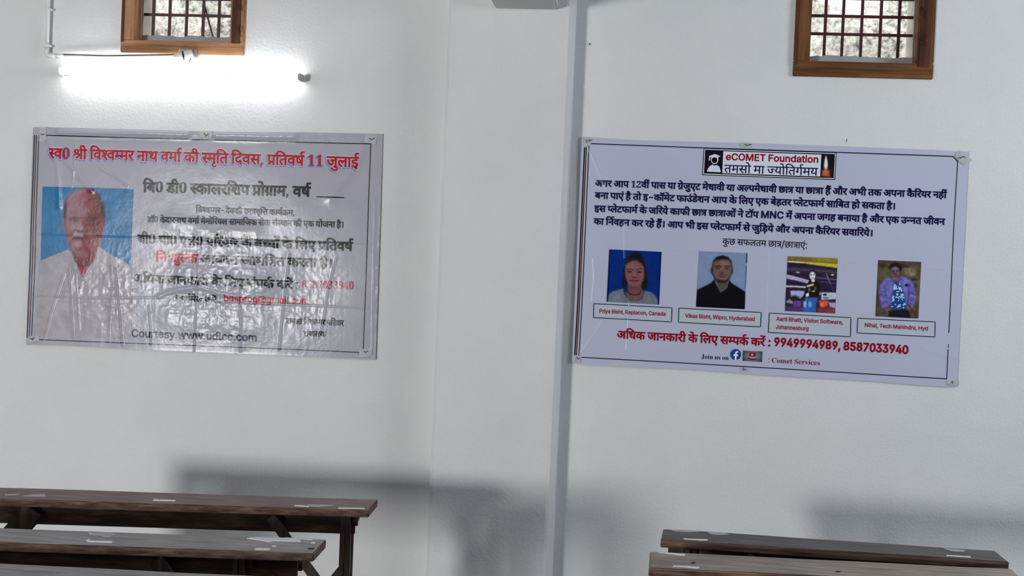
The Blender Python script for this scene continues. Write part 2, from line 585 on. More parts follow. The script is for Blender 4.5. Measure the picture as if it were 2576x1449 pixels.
for px, py, lab in ((1484, 112.5, 'short dark nail in the wall beside the top of the pillar'), (2129.5, 357, 'thin nail in the wall just above the right banner')):
    p = W(px, py, 0)
    e = MB()
    e.tube([(p[0], 0.0, p[2]), (p[0] - .002, -.014, p[2] + .004 if px < 2000 else p[2] + .012)], .0024 if px < 2000 else .0014, 8)
    tag(e.build('nail', NAILM), lab, 'nail')
HEAVY_GLYPHS = [2, 19, 22, 55, 56, 57, 58, 59, 60, 61, 91, 128, 129, 130, 131, 132, 133, 134, 135, 136, 137, 138, 139, 140, 141]
GLYPHS = """
369,322 56,2 53,8 8,-72 -51,-7 -55,-2 -88,7 -80,19 -45,-24 97,-107 116,-104 -54,-54 -106,99 -87,94 -60,75 -27,49 -6,35 15,36 49,17 44,-11 33,-32 29,48 7,60 -5,54 -11,39 -201,0 0,71 403,0 0,-71 -122,0 12,-40 5,-53 -10,-73 -26,-52
571,551 -104,0 0,-551 -80,0 0,165 -63,-33 -91,-14 -96,21 -67,59 -24,88 14,76 44,56 66,34 85,12 33,-2 38,-3 28,-5 -5,-73 -43,7 -47,3 -55,-7 -42,-20 -26,-33 -9,-44 8,-44 23,-31 77,-24 89,22 63,50 0,291 -387,0 0,71 571,0
280,-10 -82,12 -63,34 -46,55 -31,74 -18,90 -6,104 6,104 18,89 31,73 46,54 63,34 83,11 79,-11 62,-34 46,-54 32,-73 19,-90 6,-104 -6,-104 -19,-90 -32,-73 -47,-55 -62,-34;280,55 46,20 27,60 13,96 4,127 -4,127 -13,95 -27,59 -45,20 -47,-20 -27,-59 -13,-95 -5,-127 5,-127 13,-96 27,-60
243,40 -48,67 252,151 -105,26 -85,30 -89,-56 -92,-56 -48,68 80,42 75,42 -45,38 -28,36 -21,75 11,49 32,42 50,28 65,10 60,-9 49,-27 32,-43 11,-53 -23,-78 -57,-61 104,-31 114,-20 0,241 -76,0 0,71 261,0 0,-71 -104,0 0,-551 -81,0 0,234;168,497 17,-51 24,-27 39,-26 52,49 18,58 -20,50 -54,16 -52,-17 -18,-21
-185,615 -26,67 -9,66 10,59 32,47 50,32 67,10 55,-7 45,-21 37,-37 32,-53 28,-69 27,-87 110,0 0,-71 -103,0 0,-551 -81,0 0,551 -89,0 0,71 87,0 -29,90 -30,64 -36,37 -49,12 -35,-6 -26,-19 -21,-67 10,-61 24,-57
89,551 -89,0 0,71 80,0 -20,47 -7,55 15,70 43,55 68,35 87,12 133,-19 117,-57 102,-90 86,-115 -84,0 -105,116 -113,70 -119,23 -62,-7 -47,-23 -30,-34 -10,-46 10,-52 21,-40 108,0 0,-71 -103,0 0,-551 -81,0
122,189 -58,17 -24,49 18,44 46,15 38,-8 49,-30 45,23 37,36 24,49 8,59 -7,50 -22,39 -34,26 -43,8 -46,-14 -15,-36 10,-32 38,-30 35,-10 49,-4 -17,-70 -82,15 -59,33 -34,45 -12,54 9,46 27,37 43,24 59,8 88,-22 66,-64 20,-47 6,-59 -9,-66 -25,-62 -42,-52 -54,-39 87,-87 73,-91 -64,-44 -92,119 -79,76
207,321 221,0 0,-71 -221,0 0,-37 -15,-47 -33,-15 -40,13 -39,32 -30,41 -11,41 13,30 48,13 26,0 0,230 -126,0 0,71 364,0 0,-71 -157,0
509,551 0,-551 -81,0 0,250 -221,0 0,-37 -15,-47 -33,-15 -40,13 -39,32 -30,41 -11,41 13,30 48,13 26,0 0,230 -126,0 0,71 612,0 0,-71;428,551 -221,0 0,-230 221,0
395,42 -54,-54 -111,99 -92,94 -63,75 -29,49 -6,35 15,36 49,17 44,-11 33,-33 57,50 18,69 -5,46 -12,37 -239,0 0,71 424,0 0,-71 -104,0 12,-41 4,-52 -22,-93 -60,-65 -87,-46 105,-108
0,622 569,0 0,-71 -103,0 0,-551 -81,0 0,298 -181,0 0,-54 -14,-42 -37,-14 -51,21 -46,51 -19,58 13,37 48,14 287,0 0,182 -385,0
170,551 0,-551 -81,0 0,551 -89,0 0,71 273,0 0,-71
553,551 0,-551 -81,0 0,180 -69,-34 -95,-14 -79,12 -65,36 -50,60 -31,82 81,24 52,32 29,40 10,49 -6,44 -17,31 -27,20 -34,6 -41,-12 -16,-35 20,-41 61,-19 -8,-70 -58,14 -45,25 -28,38 -10,51 9,49 27,36 41,21 49,7 78,-18 62,-53 18,-41 6,-51 -10,-67 -30,-53 -48,-42 -66,-33 52,-54 34,-13 46,-4 89,20 69,52 0,276 -82,0 0,71 266,0 0,-71
-190,615 -36,73 -14,74 11,59 33,41 50,26 61,8 59,-6 47,-18 -22,-66 -36,15 -41,6 -35,-6 -26,-17 -21,-57 14,-65 38,-67
777,551 -325,0 0,-202 53,37 64,13 59,-10 47,-31 31,-51 10,-68 -15,-98 -50,-102 -72,41 41,74 16,83 -5,41 -15,29 -54,23 -54,-18 -56,-54 0,-258 -81,0 0,174 -59,-38 -86,-18 -88,19 -67,57 -19,44 -6,52 14,72 41,55 63,35 80,12 52,-4 43,-6 -6,-73 -41,7 -43,3 -51,-7 -39,-19 -24,-31 -8,-42 8,-46 23,-32 70,-26 78,21 65,51 0,291 -371,0 0,71 777,0
27,-233 -59,-24 -74,-11 -67,10 -51,30 -31,45 -11,57 11,52 33,46 56,32 77,14 7,-66 -50,-11 -34,-18 -20,-25 -6,-30 6,-29 19,-21 56,-15 55,7 58,26
481,551 0,-551 -81,0 0,328 -109,0 -53,-2 -38,-4 -50,-23 -18,-25 -6,-37 9,-48 28,-47 45,-48 63,-54 -54,-52 -85,80 -64,83 -23,91 13,63 35,46 70,37 48,8 61,3 128,0 0,152 -400,0 0,71 584,0 0,-71
413,-58 -40,69 -31,62 -26,-3 -29,-2 -85,10 -78,34 -56,64 -22,96 16,76 40,53 81,42 107,13 5,0 0,95 -295,0 0,71 534,0 0,-71 -158,0 0,-166 -49,0 -93,-7 -61,-23 -35,-38 -12,-55 10,-48 30,-40 50,-25 71,-9 12,0 13,1 -6,35 5,30 16,20 46,14 38,-6 27,-18 23,-54 -15,-50 -36,-26 28,-50 42,-60
587,551 0,-551 -81,0 0,266 -58,-12 -68,-3 -88,7 -80,19 -45,-24 97,-107 116,-104 -54,-54 -106,99 -87,94 -60,75 -27,49 -6,35 15,36 49,17 44,-11 33,-32 29,48 7,60 -5,54 -11,39 -201,0 0,71 691,0 0,-71;369,322 71,4 66,13 0,212 -225,0 12,-40 5,-53 -10,-73 -26,-52
41,-129 29,125 21,120 94,0 7,-11 -38,-117 -48,-117
45,53 169,100 -48,15 -38,26 -37,64 -9,43 -3,57 0,193 -79,0 0,71 583,0 0,-71 -104,0 0,-551 -81,0 0,193 -306,-206;398,551 -238,0 0,-182 3,-65 9,-38 18,-26 30,-17 42,-6 75,19 61,44
593,622 0,-71 -104,0 0,-551 -81,0 0,191 -67,-31 -87,-14 -72,14 -54,34 -37,64 -9,43 -3,57 0,193 -79,0 0,71;408,551 -203,0 203,-264;189,240 30,-17 43,-6 51,8 47,20 -201,262 0,-138 3,-65 10,-38
97,0 0,53 82,0 38,14 12,51 0,501 -69,-75 -30,-22 -30,-7 -41,20 -17,54 68,24 86,53 70,52 112,0 0,-600 10,-48 41,-17 81,0 0,-53
653,551 0,-551 -81,0 0,370 -137,0 -57,3 58,-70 22,-85 -20,-77 -54,-46 -74,-15 -52,8 -49,22 -47,41 -45,61 -43,82 -43,107 71,25 47,-118 49,-86 52,-52 56,-17 52,17 16,23 5,34 -8,43 -23,40 -75,67 29,64 270,0 0,110 -572,0 0,71 757,0 0,-71
-248,-12 112,23 67,-10 49,-29 32,-44 10,-57 -12,-55 -34,-45 -57,-29 -76,-10 -90,12 -77,34 -68,54 -63,68 61,43 74,-79 74,-46 89,-14 59,8 35,25 12,41 -6,29 -19,20 -55,16 -49,-5 -42,-17
0,551 0,71 693,0 0,-71 -104,0 0,-551 -81,0 0,355 -14,1 -49,-12 -48,-44 -22,-38 -19,-54 -77,24 32,81 -48,29 -54,11 -35,-6 -26,-17 -22,-59 22,-73 62,-72 99,-86 -54,-52 -106,96 -76,92 -21,48 -7,51 6,48 19,39 61,48 73,16 80,-14 70,-42 65,42 80,14 9,0 0,125
271,222 -58,-7 -52,-18 -79,66 -24,41 -8,48 10,48 27,33 54,25 80,7 93,0 0,86 -314,0 0,71 505,0 0,-71 -110,0 0,-157 -184,0 -44,-3 -22,-10 -15,-34 14,-41 30,-29 101,17 68,-9 55,-29 37,-44 12,-58 -10,-58 -31,-44 -50,-31 -67,-17 61,-23 65,-21 -33,-70 -109,54 -97,57 -94,17 -25,19 -9,28 14,37 39,14 41,-10 52,-36 25,-2 62,5 47,15 28,27 10,38 -6,29 -18,22 -30,14;293,615 -35,73 -15,74 11,59 34,41 49,26 61,8 59,-6 47,-18 -22,-66 -36,15 -41,6 -35,-6 -26,-17 -21,-57 13,-65 39,-67
585,551 -103,0 0,-551 -81,0 0,165 -65,-33 -95,-14 -101,21 -69,59 -19,40 -6,48 15,76 45,56 70,34 89,12 34,-2 39,-3 31,-5 -6,-69 -45,7 -50,3 -38,-3 135,-168 36,32 0,295 -401,0 0,71 585,0;127,287 8,-45 25,-32 38,-20 44,-6 34,3 32,8 -140,175 -31,-35
358,222 -58,-7 -52,-18 -79,66 -24,41 -8,48 10,48 27,33 54,25 80,7 93,0 0,86 -401,0 0,71 592,0 0,-71 -110,0 0,-157 -184,0 -44,-3 -22,-10 -15,-34 14,-41 30,-29 101,17 68,-9 55,-29 37,-44 12,-58 -12,-61 -37,-49 -61,-33 -87,-11 -93,11 -82,33 -73,50 -64,64 61,49 58,-59 58,-42 64,-24 71,-8 64,9 39,26 13,43 -6,31 -19,21
122,189 -58,17 -24,49 18,44 46,15 38,-8 49,-30 45,23 37,36 24,49 8,59 -7,50 -22,39 -34,26 -43,8 -46,-14 -15,-36 10,-32 38,-30 35,-10 49,-4 -17,-70 -82,15 -59,33 -34,45 -12,54 9,46 27,37 43,24 59,8 88,-22 66,-64 20,-47 6,-59 -9,-66 -25,-62 -42,-52 -54,-39 87,-87 73,-91 -64,-44 -92,119 -79,76;591,551 0,-551 -81,0 0,551 -89,0 0,71 274,0 0,-71
479,551 0,-551 -81,0 0,191 -63,-32 -81,-13 -72,14 -54,34 -37,64 -9,43 -3,57 0,193 -79,0 0,71 583,0 0,-71;398,551 -238,0 0,-182 3,-65 9,-38 18,-26 30,-17 43,-6 75,19 60,44
170,551 0,-551 -81,0 0,551 -89,0 0,71 273,0 0,-71;90,615 -21,71 -21,54 -45,64 -59,19 -39,-5 -31,-9 -24,73 91,14 50,-6 43,-20 38,-34 34,-52 30,-73 29,-96
172,-24 -47,67 268,162 0,346 -185,0 0,-317 -12,-41 -36,-15 -54,21 -46,51 -19,58 13,37 48,14 25,0 0,192 -127,0 0,71 578,0 0,-71 -104,0 0,-551 -81,0 0,122
482,351 0,-81 -319,0 0,81
-169,615 -21,71 -20,54 -46,64 -59,19 -39,-5 -31,-9 -24,73 91,14 50,-6 44,-20 37,-34 33,-52 31,-73 29,-96
296,70 74,8 66,24 57,37 43,48 29,58 9,65 -6,43 -17,35 -27,23 -37,8 -49,-18 -14,-43 26,-58 35,-22 50,-17 -33,-63 -70,28 -48,36 -28,45 -9,49 7,44 20,38 34,28 47,15 0,70 -455,0 0,71 715,0 0,-71 -180,0 0,-74 47,-20 38,-35 25,-50 8,-64 -25,-113 -72,-99 -112,-70 -70,-20 -78,-6 -85,10 -61,32 -37,47 -12,58 7,43 24,41 -66,53 -23,75 11,53 34,39 52,24 66,8 43,-3 39,-7 -6,-69 -32,8 -38,3 -66,-16 -22,-49 22,-45 56,-24 64,9 23,-1 19,-2 -6,-70 -14,1 -12,0 -52,-8 -32,-23 -10,-39 8,-35 23,-24 36,-14
127,65 -47,67 246,149 -39,46 -33,31 -73,22 -57,-8 -69,-29 -28,74 71,27 81,12 72,-12 63,-42 68,-76 0,225 -382,0 0,71 566,0 0,-71 -103,0 0,-551 -81,0 0,234
341,-12 -85,80 -62,83 -24,91 12,50 28,37 -172,-2 0,72 473,0 0,152 -511,0 0,71 696,0 0,-71 -104,0 0,-551 -81,0 0,328 -116,0 -75,-6 -46,-23 -17,-25 -6,-37 9,-48 28,-47 45,-48 62,-54
595,622 0,-71 -104,0 0,-551 -81,0 0,179 -67,-33 -90,-14 -81,15 -64,45 -46,71 -24,90 54,16 38,21 22,28 8,39 -12,52 -25,42 -123,0 0,71;129,301 51,-73 35,-19 44,-6 87,21 64,50 0,277 -199,0 22,-53 7,-53 -12,-64 -37,-48
46,53 128,74 -50,19 -41,34 -28,47 -9,63 14,72 41,55 63,35 80,12 52,-4 43,-6 -6,-73 -41,7 -43,3 -51,-7 -39,-19 -24,-31 -8,-42 8,-46 23,-32 70,-26 78,21 65,51 0,291 -371,0 0,71 777,0 0,-71 -325,0 0,-201 54,36 63,13 59,-10 47,-31 31,-51 10,-68 -15,-98 -50,-102 -72,41 41,74 16,83 -5,41 -15,29 -54,23 -54,-18 -56,-54 0,-258 -81,0 0,173 -18,-13 -22,-14 -238,-158
170,551 0,-551 -81,0 0,551 -89,0 0,71 273,0 0,-71;298,863 -31,-85 -45,-56 -60,-32 -71,-10 -67,11 -59,33 -49,57 -39,82 71,24 28,-61 32,-43 38,-25 48,-9 50,9 34,28 25,44 19,59
-185,772 17,41 38,17 39,-17 16,-41 -16,-41 -39,-17 -38,17
380,42 -54,-54 -106,99 -87,94 -60,75 -27,49 -6,35 15,36 49,17 44,-11 33,-32 29,48 7,60 -5,54 -11,39 -201,0 0,71 494,0 58,10 78,-18 62,-53 18,-41 6,-51 -10,-67 -30,-53 -48,-42 -66,-33 52,-54 34,-13 46,-4 89,20 69,52 0,276 -82,0 0,71 266,0 0,-71 -103,0 0,-551 -81,0 0,180 -69,-34 -95,-14 -65,8 -57,24 -47,40 -35,55 -104,-8 -88,7 -80,19 -45,-24 97,-107;369,322 75,3 75,12 54,24 35,29 20,35 7,42 -6,44 -17,31 -27,20 -34,6 -41,-12 -16,-35 20,-41 61,-19 -8,-70 -58,14 -45,25 -28,38 -10,51 4,32 -149,0 12,-40 5,-53 -10,-73 -26,-52
568,551 -94,0 0,-171 -8,-81 -25,-53 -48,-38 -70,-16 -16,74 37,10 26,16 18,30 5,58 0,171 -233,0 0,-198 3,-75 13,-48 30,-34 54,-36 110,-62 54,-35 36,-33 19,-37 7,-46 -16,-75 -31,-56 -72,42 25,42 11,45 -8,33 -32,32 -73,46 -87,50 -67,48 -41,58 -12,44 -4,60 0,235 -79,0 0,71 568,0
321,69 59,29 23,50 -7,34 -22,26 -38,16 -56,5 -61,-7 -45,-22 -27,-33 -9,-43 12,-60 46,-64 45,-40 61,-49 -54,-53 -81,69 -59,64 -38,66 -12,73 16,68 41,50 -33,44 -13,60 10,48 27,33 52,25 71,7 132,0 0,86 -361,0 0,71 546,0 0,-71 -104,0 0,-157 -212,0 -44,-3 -22,-10 -15,-34 10,-35 24,-28 101,16 63,-5 49,-16 64,-55 21,-71 -9,-53 -25,-43 -42,-33 -57,-22
-179,615 -49,59 -44,24 -48,5 -41,-6 -41,-15 -26,69 48,16 54,6 80,-21 59,-60 4,2 -39,80 -41,41 -53,12 -40,-4 -30,-10 -23,69 91,14 50,-6 44,-20 37,-34 33,-52 31,-73 29,-96
194,622 81,0 0,-622 -81,0
0,622 1013,0 0,-71 -104,0 0,-551 -80,0 0,165 -62,-32 -86,-15 -70,11 -57,32 -37,50 -12,64 13,55 31,41 -137,-2 0,72 283,0 36,-1 22,0 -7,-70 -32,0 -52,-6 -42,-18 -26,-31 -9,-41 7,-38 22,-26 67,-22 85,22 63,50 0,291 -829,0;505,198 -45,-34 -62,-32 -81,-14 -70,11 -57,32 -37,50 -12,64 13,55 31,41 -147,-2 0,72 282,0 36,-1 22,0 -7,-70 -21,0 -52,-6 -42,-18 -26,-31 -9,-41 7,-38 22,-26 67,-22 85,22 63,50
170,551 0,-551 -81,0 0,551 -89,0 0,71 273,0 0,-71;90,615 -21,71 -21,54 -45,64 -59,19 -39,-5 -31,-9 -24,73 91,14 50,-6 43,-20 38,-34 34,-52 30,-73 29,-96;146,821 16,41 39,17 39,-17 17,-41 -17,-41 -39,-17 -39,17
78,435 18,45 43,19 43,-19 18,-45 -18,-45 -43,-19 -43,19;78,118 18,45 43,19 43,-19 18,-45 -18,-45 -43,-19 -43,19
0,622 515,0 0,-71 -515,0;537,349 -43,7 -49,-12 -48,-44 -22,-38 -19,-54 -77,24 32,81 -47,29 -55,11 -35,-6 -26,-17 -22,-59 22,-73 62,-72 99,-86 -54,-52 -106,96 -76,92 -21,48 -7,51 6,48 19,39 60,48 74,16 80,-14 70,-42 66,42 80,14 30,-2 26,-7
470,218 -11,-61 -35,-43 -50,-26 -62,-8 -81,16 -72,48 -66,85 -64,127 71,26 45,-95 48,-73 53,-46 59,-15 62,17 18,23 6,34 -21,66 -52,54 -58,-6 -5,70 58,7 39,17 21,26 7,33 -6,31 -18,21 -54,16 -67,-10 -64,-27 -25,69 64,26 88,12 69,-10 51,-29 31,-44 10,-54 -17,-69 -50,-51 20,-20 74,-5 57,3 51,10 0,188 -73,0 0,71 517,0 0,-71 -104,0 0,-551 -81,0 0,551 -178,0 0,-551 -81,0 0,290 -47,-8 -49,-3 -43,3
470,218 -11,-61 -35,-43 -50,-26 -62,-8 -81,16 -72,48 -66,85 -64,127 71,26 45,-95 48,-73 53,-46 59,-15 62,17 18,23 6,34 -21,66 -52,54 -58,-6 -5,70 58,7 39,17 21,26 7,33 -6,31 -18,21 -54,16 -67,-10 -64,-27 -25,69 64,26 88,12 69,-10 51,-29 31,-44 10,-54 -17,-69 -50,-51 20,-20 74,-5 57,3 51,10 0,188 -73,0 0,71 258,0 0,-71 -104,0 0,-551 -81,0 0,290 -47,-8 -49,-3 -43,3
630,551 -104,0 0,-551 -81,0 0,150 -67,-34 -95,-13 -70,10 -55,31 -35,47 -12,60 9,52 28,45 -76,54 -23,40 -7,51 10,55 31,44 47,30 57,10 49,-7 40,-21 26,-32 9,-41 -10,-45 -30,-43 -61,39 16,22 4,22 -10,28 -36,14 -48,-22 -20,-57 16,-51 40,-29 51,-12 65,8 24,-1 21,-2 -7,-70 -14,1 -14,0 -45,-5 -33,-16 -22,-24 -7,-34 7,-36 22,-25 72,-20 90,21 63,51 0,306 -62,0 0,71 247,0
-169,615 -21,71 -20,54 -46,64 -59,19 -39,-5 -31,-9 -24,73 91,14 50,-6 44,-20 37,-34 33,-52 31,-73 29,-96;-113,821 17,41 38,17 40,-17 16,-41 -16,-41 -40,-17 -38,17
133,414 -43,16 -18,52 4,32 14,21 43,15 45,-15 13,-21 5,-32 -18,-52;133,-14 -43,16 -18,52 4,32 14,20 43,15 45,-15 13,-20 5,-32 -18,-52
273,-10 -76,6 -61,20 -47,30 -33,40 -26,96 10,59 30,47 107,73 -53,37 -39,42 -24,48 -8,54 22,88 29,38 44,30 60,20 77,6 93,-12 66,-38 41,-56 13,-69 -9,-54 -27,-41 -99,-67 77,-44 51,-46 29,-51 9,-57 -17,-84 -50,-63 -81,-39;302,421 54,51 16,79 -10,55 -32,43 -51,17 -36,-8 -27,-24 -22,-80 7,-46 21,-34;278,47 46,9 36,26 22,40 8,50 -9,45 -25,37 -46,33 -66,34 -56,-56 -17,-39 -6,-48 8,-53 23,-41 36,-28
245,-10 -67,4 -53,14 -65,44 -20,59 6,31 16,21 58,17 10,-56 35,-46 65,-18 61,14 45,50 13,42 4,54 -9,65 -26,47 -43,27 -58,9 -63,-6 -48,-12 -46,18 32,346 378,0 5,-182 -57,0 -8,34 -13,28 -33,10 -208,0 -16,-185 48,11 62,4 104,-13 82,-41 52,-66 18,-94 -6,-60 -18,-49 -62,-71 -84,-38
165,0 266,605 -263,0 -40,-13 -18,-38 -6,-50 -60,0 5,210 477,0 0,-49 -276,-665
243,-10 -68,4 -55,13 -70,45 -22,58 6,34 20,24 59,20 9,-56 25,-40 39,-24 50,-8 61,13 45,45 13,38 4,51 -10,52 -30,42 -49,28 -66,9 -62,0 0,62 66,0 56,10 40,30 23,47 8,60 -5,48 -16,37 -26,23 -36,8 -32,-6 -22,-17 -26,-58 -6,-74 -55,5 -41,17 -26,27 -8,40 14,49 42,41 69,28 96,9 96,-11 73,-31 46,-52 16,-69 -11,-62 -33,-51 -49,-39 -60,-28 81,-27 69,-54 21,-42 7,-52 -6,-56 -17,-46 -60,-67 -87,-36
227,-10 -54,4 -42,12 -52,43 -16,54 12,37 37,20 42,-76 34,-23 44,-8 58,18 42,55 28,90 13,127 -57,-49 -85,-19 -78,13 -63,40 -41,65 -14,89 7,68 20,58 34,49 46,37 56,22 66,8 69,-9 60,-26 50,-45 39,-64 24,-85 8,-107 -16,-154 -50,-128 -40,-48 -50,-37 -60,-23;274,347 60,19 39,48 -8,110 -21,76 -32,43 -42,14 -38,-11 -28,-32 -18,-52 -6,-74 10,-78 32,-47
180,0 0,53 28,0 58,13 18,21 6,38 0,61 -277,0 0,61 284,467 139,0 0,-462 104,0 0,-66 -104,0 0,-61 6,-38 18,-21 58,-13 13,0 0,-53;83,252 207,0 0,175 2,95 5,97 -15,-32 -24,-43 -23,-41 -17,-28
331,-12 -84,18 -49,41 -26,37 -10,0 0,-84 -85,0 0,728 88,0 0,-270 7,0 26,37 48,40 36,13 48,5 64,-9 56,-25 47,-42 35,-56 22,-69 8,-81 -8,-81 -22,-69 -35,-56 -46,-42 -56,-26;317,67 47,7 39,20 52,75 17,103 -17,103 -51,72 -39,20 -48,7 -46,-6 -38,-19 -52,-71 -17,-106 18,-106 52,-73 38,-20
282,-12 -64,9 -56,26 -47,42 -35,56 -22,69 -7,81 7,81 22,69 36,56 46,42 56,25 64,9 48,-5 37,-13 48,-40 25,-37 7,0 0,270 88,0 0,-728 -85,0 0,84 -10,0 -26,-37 -49,-41;295,67 46,6 38,20 52,73 17,106 -17,106 -52,71 -38,19 -46,6 -48,-7 -38,-20 -52,-72 -17,-103 17,-103 52,-75 39,-20
263,-12 -100,17 -72,48 -38,79 83,20 17,-39 27,-27 82,-21 51,7 40,18 25,27 9,31 -20,47 -60,28 -91,22 -65,22 -46,32 -27,42 -9,53 7,44 20,38 72,56 103,21 96,-17 64,-46 37,-69 -80,-20 -37,53 -33,18 -46,6 -81,-22 -25,-26 -8,-31 22,-49 70,-29 83,-20 64,-22 45,-32 27,-42 9,-51 -7,-45 -20,-40 -76,-59
77,-204 0,750 85,0 0,-88 10,0 26,37 48,40 36,13 48,5 64,-9 56,-25 47,-42 35,-56 22,-69 8,-81 -8,-81 -22,-69 -35,-56 -46,-42 -56,-26 -64,-9 -84,18 -49,41 -26,37 -7,0 0,-288;317,67 47,7 39,20 52,75 17,103 -17,103 -51,72 -39,20 -48,7 -46,-6 -38,-19 -52,-71 -17,-106 18,-106 52,-73 38,-20
77,0 0,546 85,0 0,-84 6,0 21,37 33,30 88,25 23,-1 21,-1 0,-88 -20,3 -33,2 -70,-17 -48,-45 -18,-65 0,-342
299,-12 -69,9 -61,26 -50,43 -37,56 -23,69 -8,79 8,80 23,69 37,56 50,43 61,26 69,9 70,-9 61,-26 50,-43 38,-56 23,-69 8,-80 -8,-79 -23,-69 -38,-56 -50,-43 -61,-26;299,67 51,7 40,21 53,75 17,100 -17,100 -53,76 -40,21 -51,7 -49,-7 -41,-21 -52,-75 -17,-101 17,-100 52,-75 41,-21
298,-216 -104,16 -74,40 -46,56 71,45 29,-34 47,-33 77,-13 60,8 48,23 32,40 10,59 0,109 -8,0 -26,-37 -49,-38 -84,-16 -62,8 -55,23 -47,38 -36,52 -23,66 -7,79 7,79 23,68 35,55 47,42 56,25 64,9 84,-18 49,-39 26,-38 9,0 0,88 85,0 0,-560 -8,-64 -24,-51 -37,-39 -48,-27;296,87 84,23 52,65 17,102 -17,103 -52,69 -38,19 -46,6 -48,-7 -39,-19 -52,-72 -17,-99 18,-99 52,-67 39,-18
510,-193 -103,8 -90,22 -77,37 -64,50 -51,64 -36,77 -22,90 -7,101 7,99 22,88 37,76 50,64 63,51 75,38 87,23 99,7 94,-8 82,-24 70,-39 57,-49 45,-59 32,-66 26,-145 -5,-104 -22,-96 -51,-71 -39,-20 -51,-6 -55,7 -52,26 -27,49 -4,0 -46,-55 -38,-18 -50,-6 -59,8 -49,24 -39,38 -27,49 -22,124 6,62 20,55 31,47 40,35 49,23 55,7 79,-17 44,-35 5,0 0,41 77,0 0,-322 17,-52 47,-22 32,7 23,18 16,31 10,44 6,58 2,72 -21,118 -61,102 -46,41 -57,31 -68,20 -79,7 -80,-7 -70,-19 -61,-31 -51,-43 -41,-54 -29,-65 -18,-75 -6,-84 6,-85 18,-75 30,-65 41,-53 53,-42 64,-31 75,-19 85,-6 77,7 66,17 44,14 21,-69 -58,-18 -76,-16;470,93 76,19 43,57 13,96 -4,52 -11,40 -43,46 -72,14 -68,-21 -44,-55 -15,-76 12,-84 40,-64 32,-18
77,0 0,546 86,0 0,-122 -7,0 36,73 56,44 68,15 54,-9 42,-28 31,-42 17,-54 -12,0 36,71 63,46 80,16 86,-21 63,-62 17,-47 6,-58 0,-368 -88,0 0,366 -8,50 -25,34 -77,26 -64,-16 -41,-42 -14,-62 0,-356 -88,0 0,375 -8,41 -22,32 -35,21 -42,7 -60,-15 -45,-44 -17,-73 0,-344
230,-13 -94,20 -67,57 -19,42 -6,49 18,76 50,47 69,25 75,13 80,10 46,11 14,29 0,3 -12,58 -38,36 -64,13 -67,-13 -45,-30 -26,-37 -84,27 56,78 79,40 85,12 62,-7 67,-26 54,-58 16,-45 5,-57 0,-360 -86,0 0,74 -6,0 -30,-39 -53,-34;245,65 83,19 51,50 17,63 0,76 -23,-12 -41,-9 -45,-6 -35,-4 -59,-14 -44,-28 -17,-49 15,-47 40,-29
77,0 0,546 88,0 0,-546;122,635 -43,17 -18,41 18,42 43,16 43,-16 18,-42 -18,-41
200,-4 -54,8 -38,25 -23,40 -8,52 0,607 88,0 0,-585 9,-53 36,-15 22,1 14,3 17,-75 -29,-5
136,-6 -46,19 -20,47 20,46 46,19 47,-19 19,-46 -19,-47
299,-12 -69,9 -61,26 -50,43 -37,56 -23,69 -8,79 8,80 23,69 37,56 50,43 61,26 69,9 75,-11 64,-29 50,-47 33,-64 -85,-24 -18,39 -30,30 -39,20 -50,7 -49,-7 -41,-21 -52,-75 -17,-101 17,-100 52,-75 41,-21 49,-7 51,7 40,21 30,32 18,40 84,-23 -32,-66 -50,-48 -65,-31
649,551 -104,0 0,-551 -80,0 0,165 -62,-32 -86,-15 -70,11 -57,32 -37,50 -12,64 13,55 31,41 -147,-2 0,72 293,0 36,-1 22,0 -7,-70 -32,0 -52,-6 -42,-18 -26,-31 -9,-41 7,-38 22,-26 67,-22 85,22 63,50 0,291 -465,0 0,71 649,0
382,-10 -88,12 -78,33 -65,55 -50,74 -31,92 -10,107 10,108 31,92 50,74 65,55 78,34 88,11 105,-16 88,-47 65,-75 36,-100 -93,0 -27,65 -46,48 -59,30 -69,9 -62,-8 -56,-25 -47,-41 -36,-56 -23,-72 -8,-86 8,-85 23,-72 36,-56 48,-41 55,-25 62,-8 69,10 59,29 46,48 27,66 93,0 -36,-100 -65,-75 -88,-47
262,-7 -97,23 -37,28 -28,40 -17,52 -6,63 0,347 88,0 0,-339 8,-57 25,-42 39,-27 52,-9 70,17 49,50 18,80 0,327 88,0 0,-546 -85,0 0,132 12,0 -31,-65 -41,-43 -50,-23
292,546 0,-75 -282,0 0,75;92,676 88,0 0,-534 15,-54 49,-17 21,2 24,4 18,-74 -31,-7 -34,-3 -63,10 -48,28 -29,44 -10,60
307,-12 -74,9 -63,26 -51,43 -37,56 -23,68 -8,79 7,79 23,69 37,57 49,43 60,27 69,9 86,-15 77,-46 55,-84 15,-58 5,-70 0,-37 -424,0 0,74 377,0 -41,-27 -17,95 -50,66 -37,18 -46,6 -45,-6 -39,-19 -54,-63 -18,-83 0,-49 21,-103 58,-64 88,-22 59,10 45,28 29,46 85,-23 -43,-72 -75,-49
68,-198 23,76 9,-2 49,-4 39,22 31,58 16,45 -209,549 97,0 116,-324 31,-100 27,-97 -32,0 27,97 31,100 117,324 96,0 -240,-628 -40,-71 -54,-42 -69,-13 -41,3
200,0 -166,546 93,0 67,-238 29,-111 31,-140 -15,0 30,137 29,114 65,238 94,0 64,-238 29,-112 30,-139 -16,0 31,138 30,113 66,238 93,0 -165,-546 -88,0 -71,247 -21,77 -20,80 -20,83 20,0 -20,-83 -20,-81 -21,-76 -71,-247
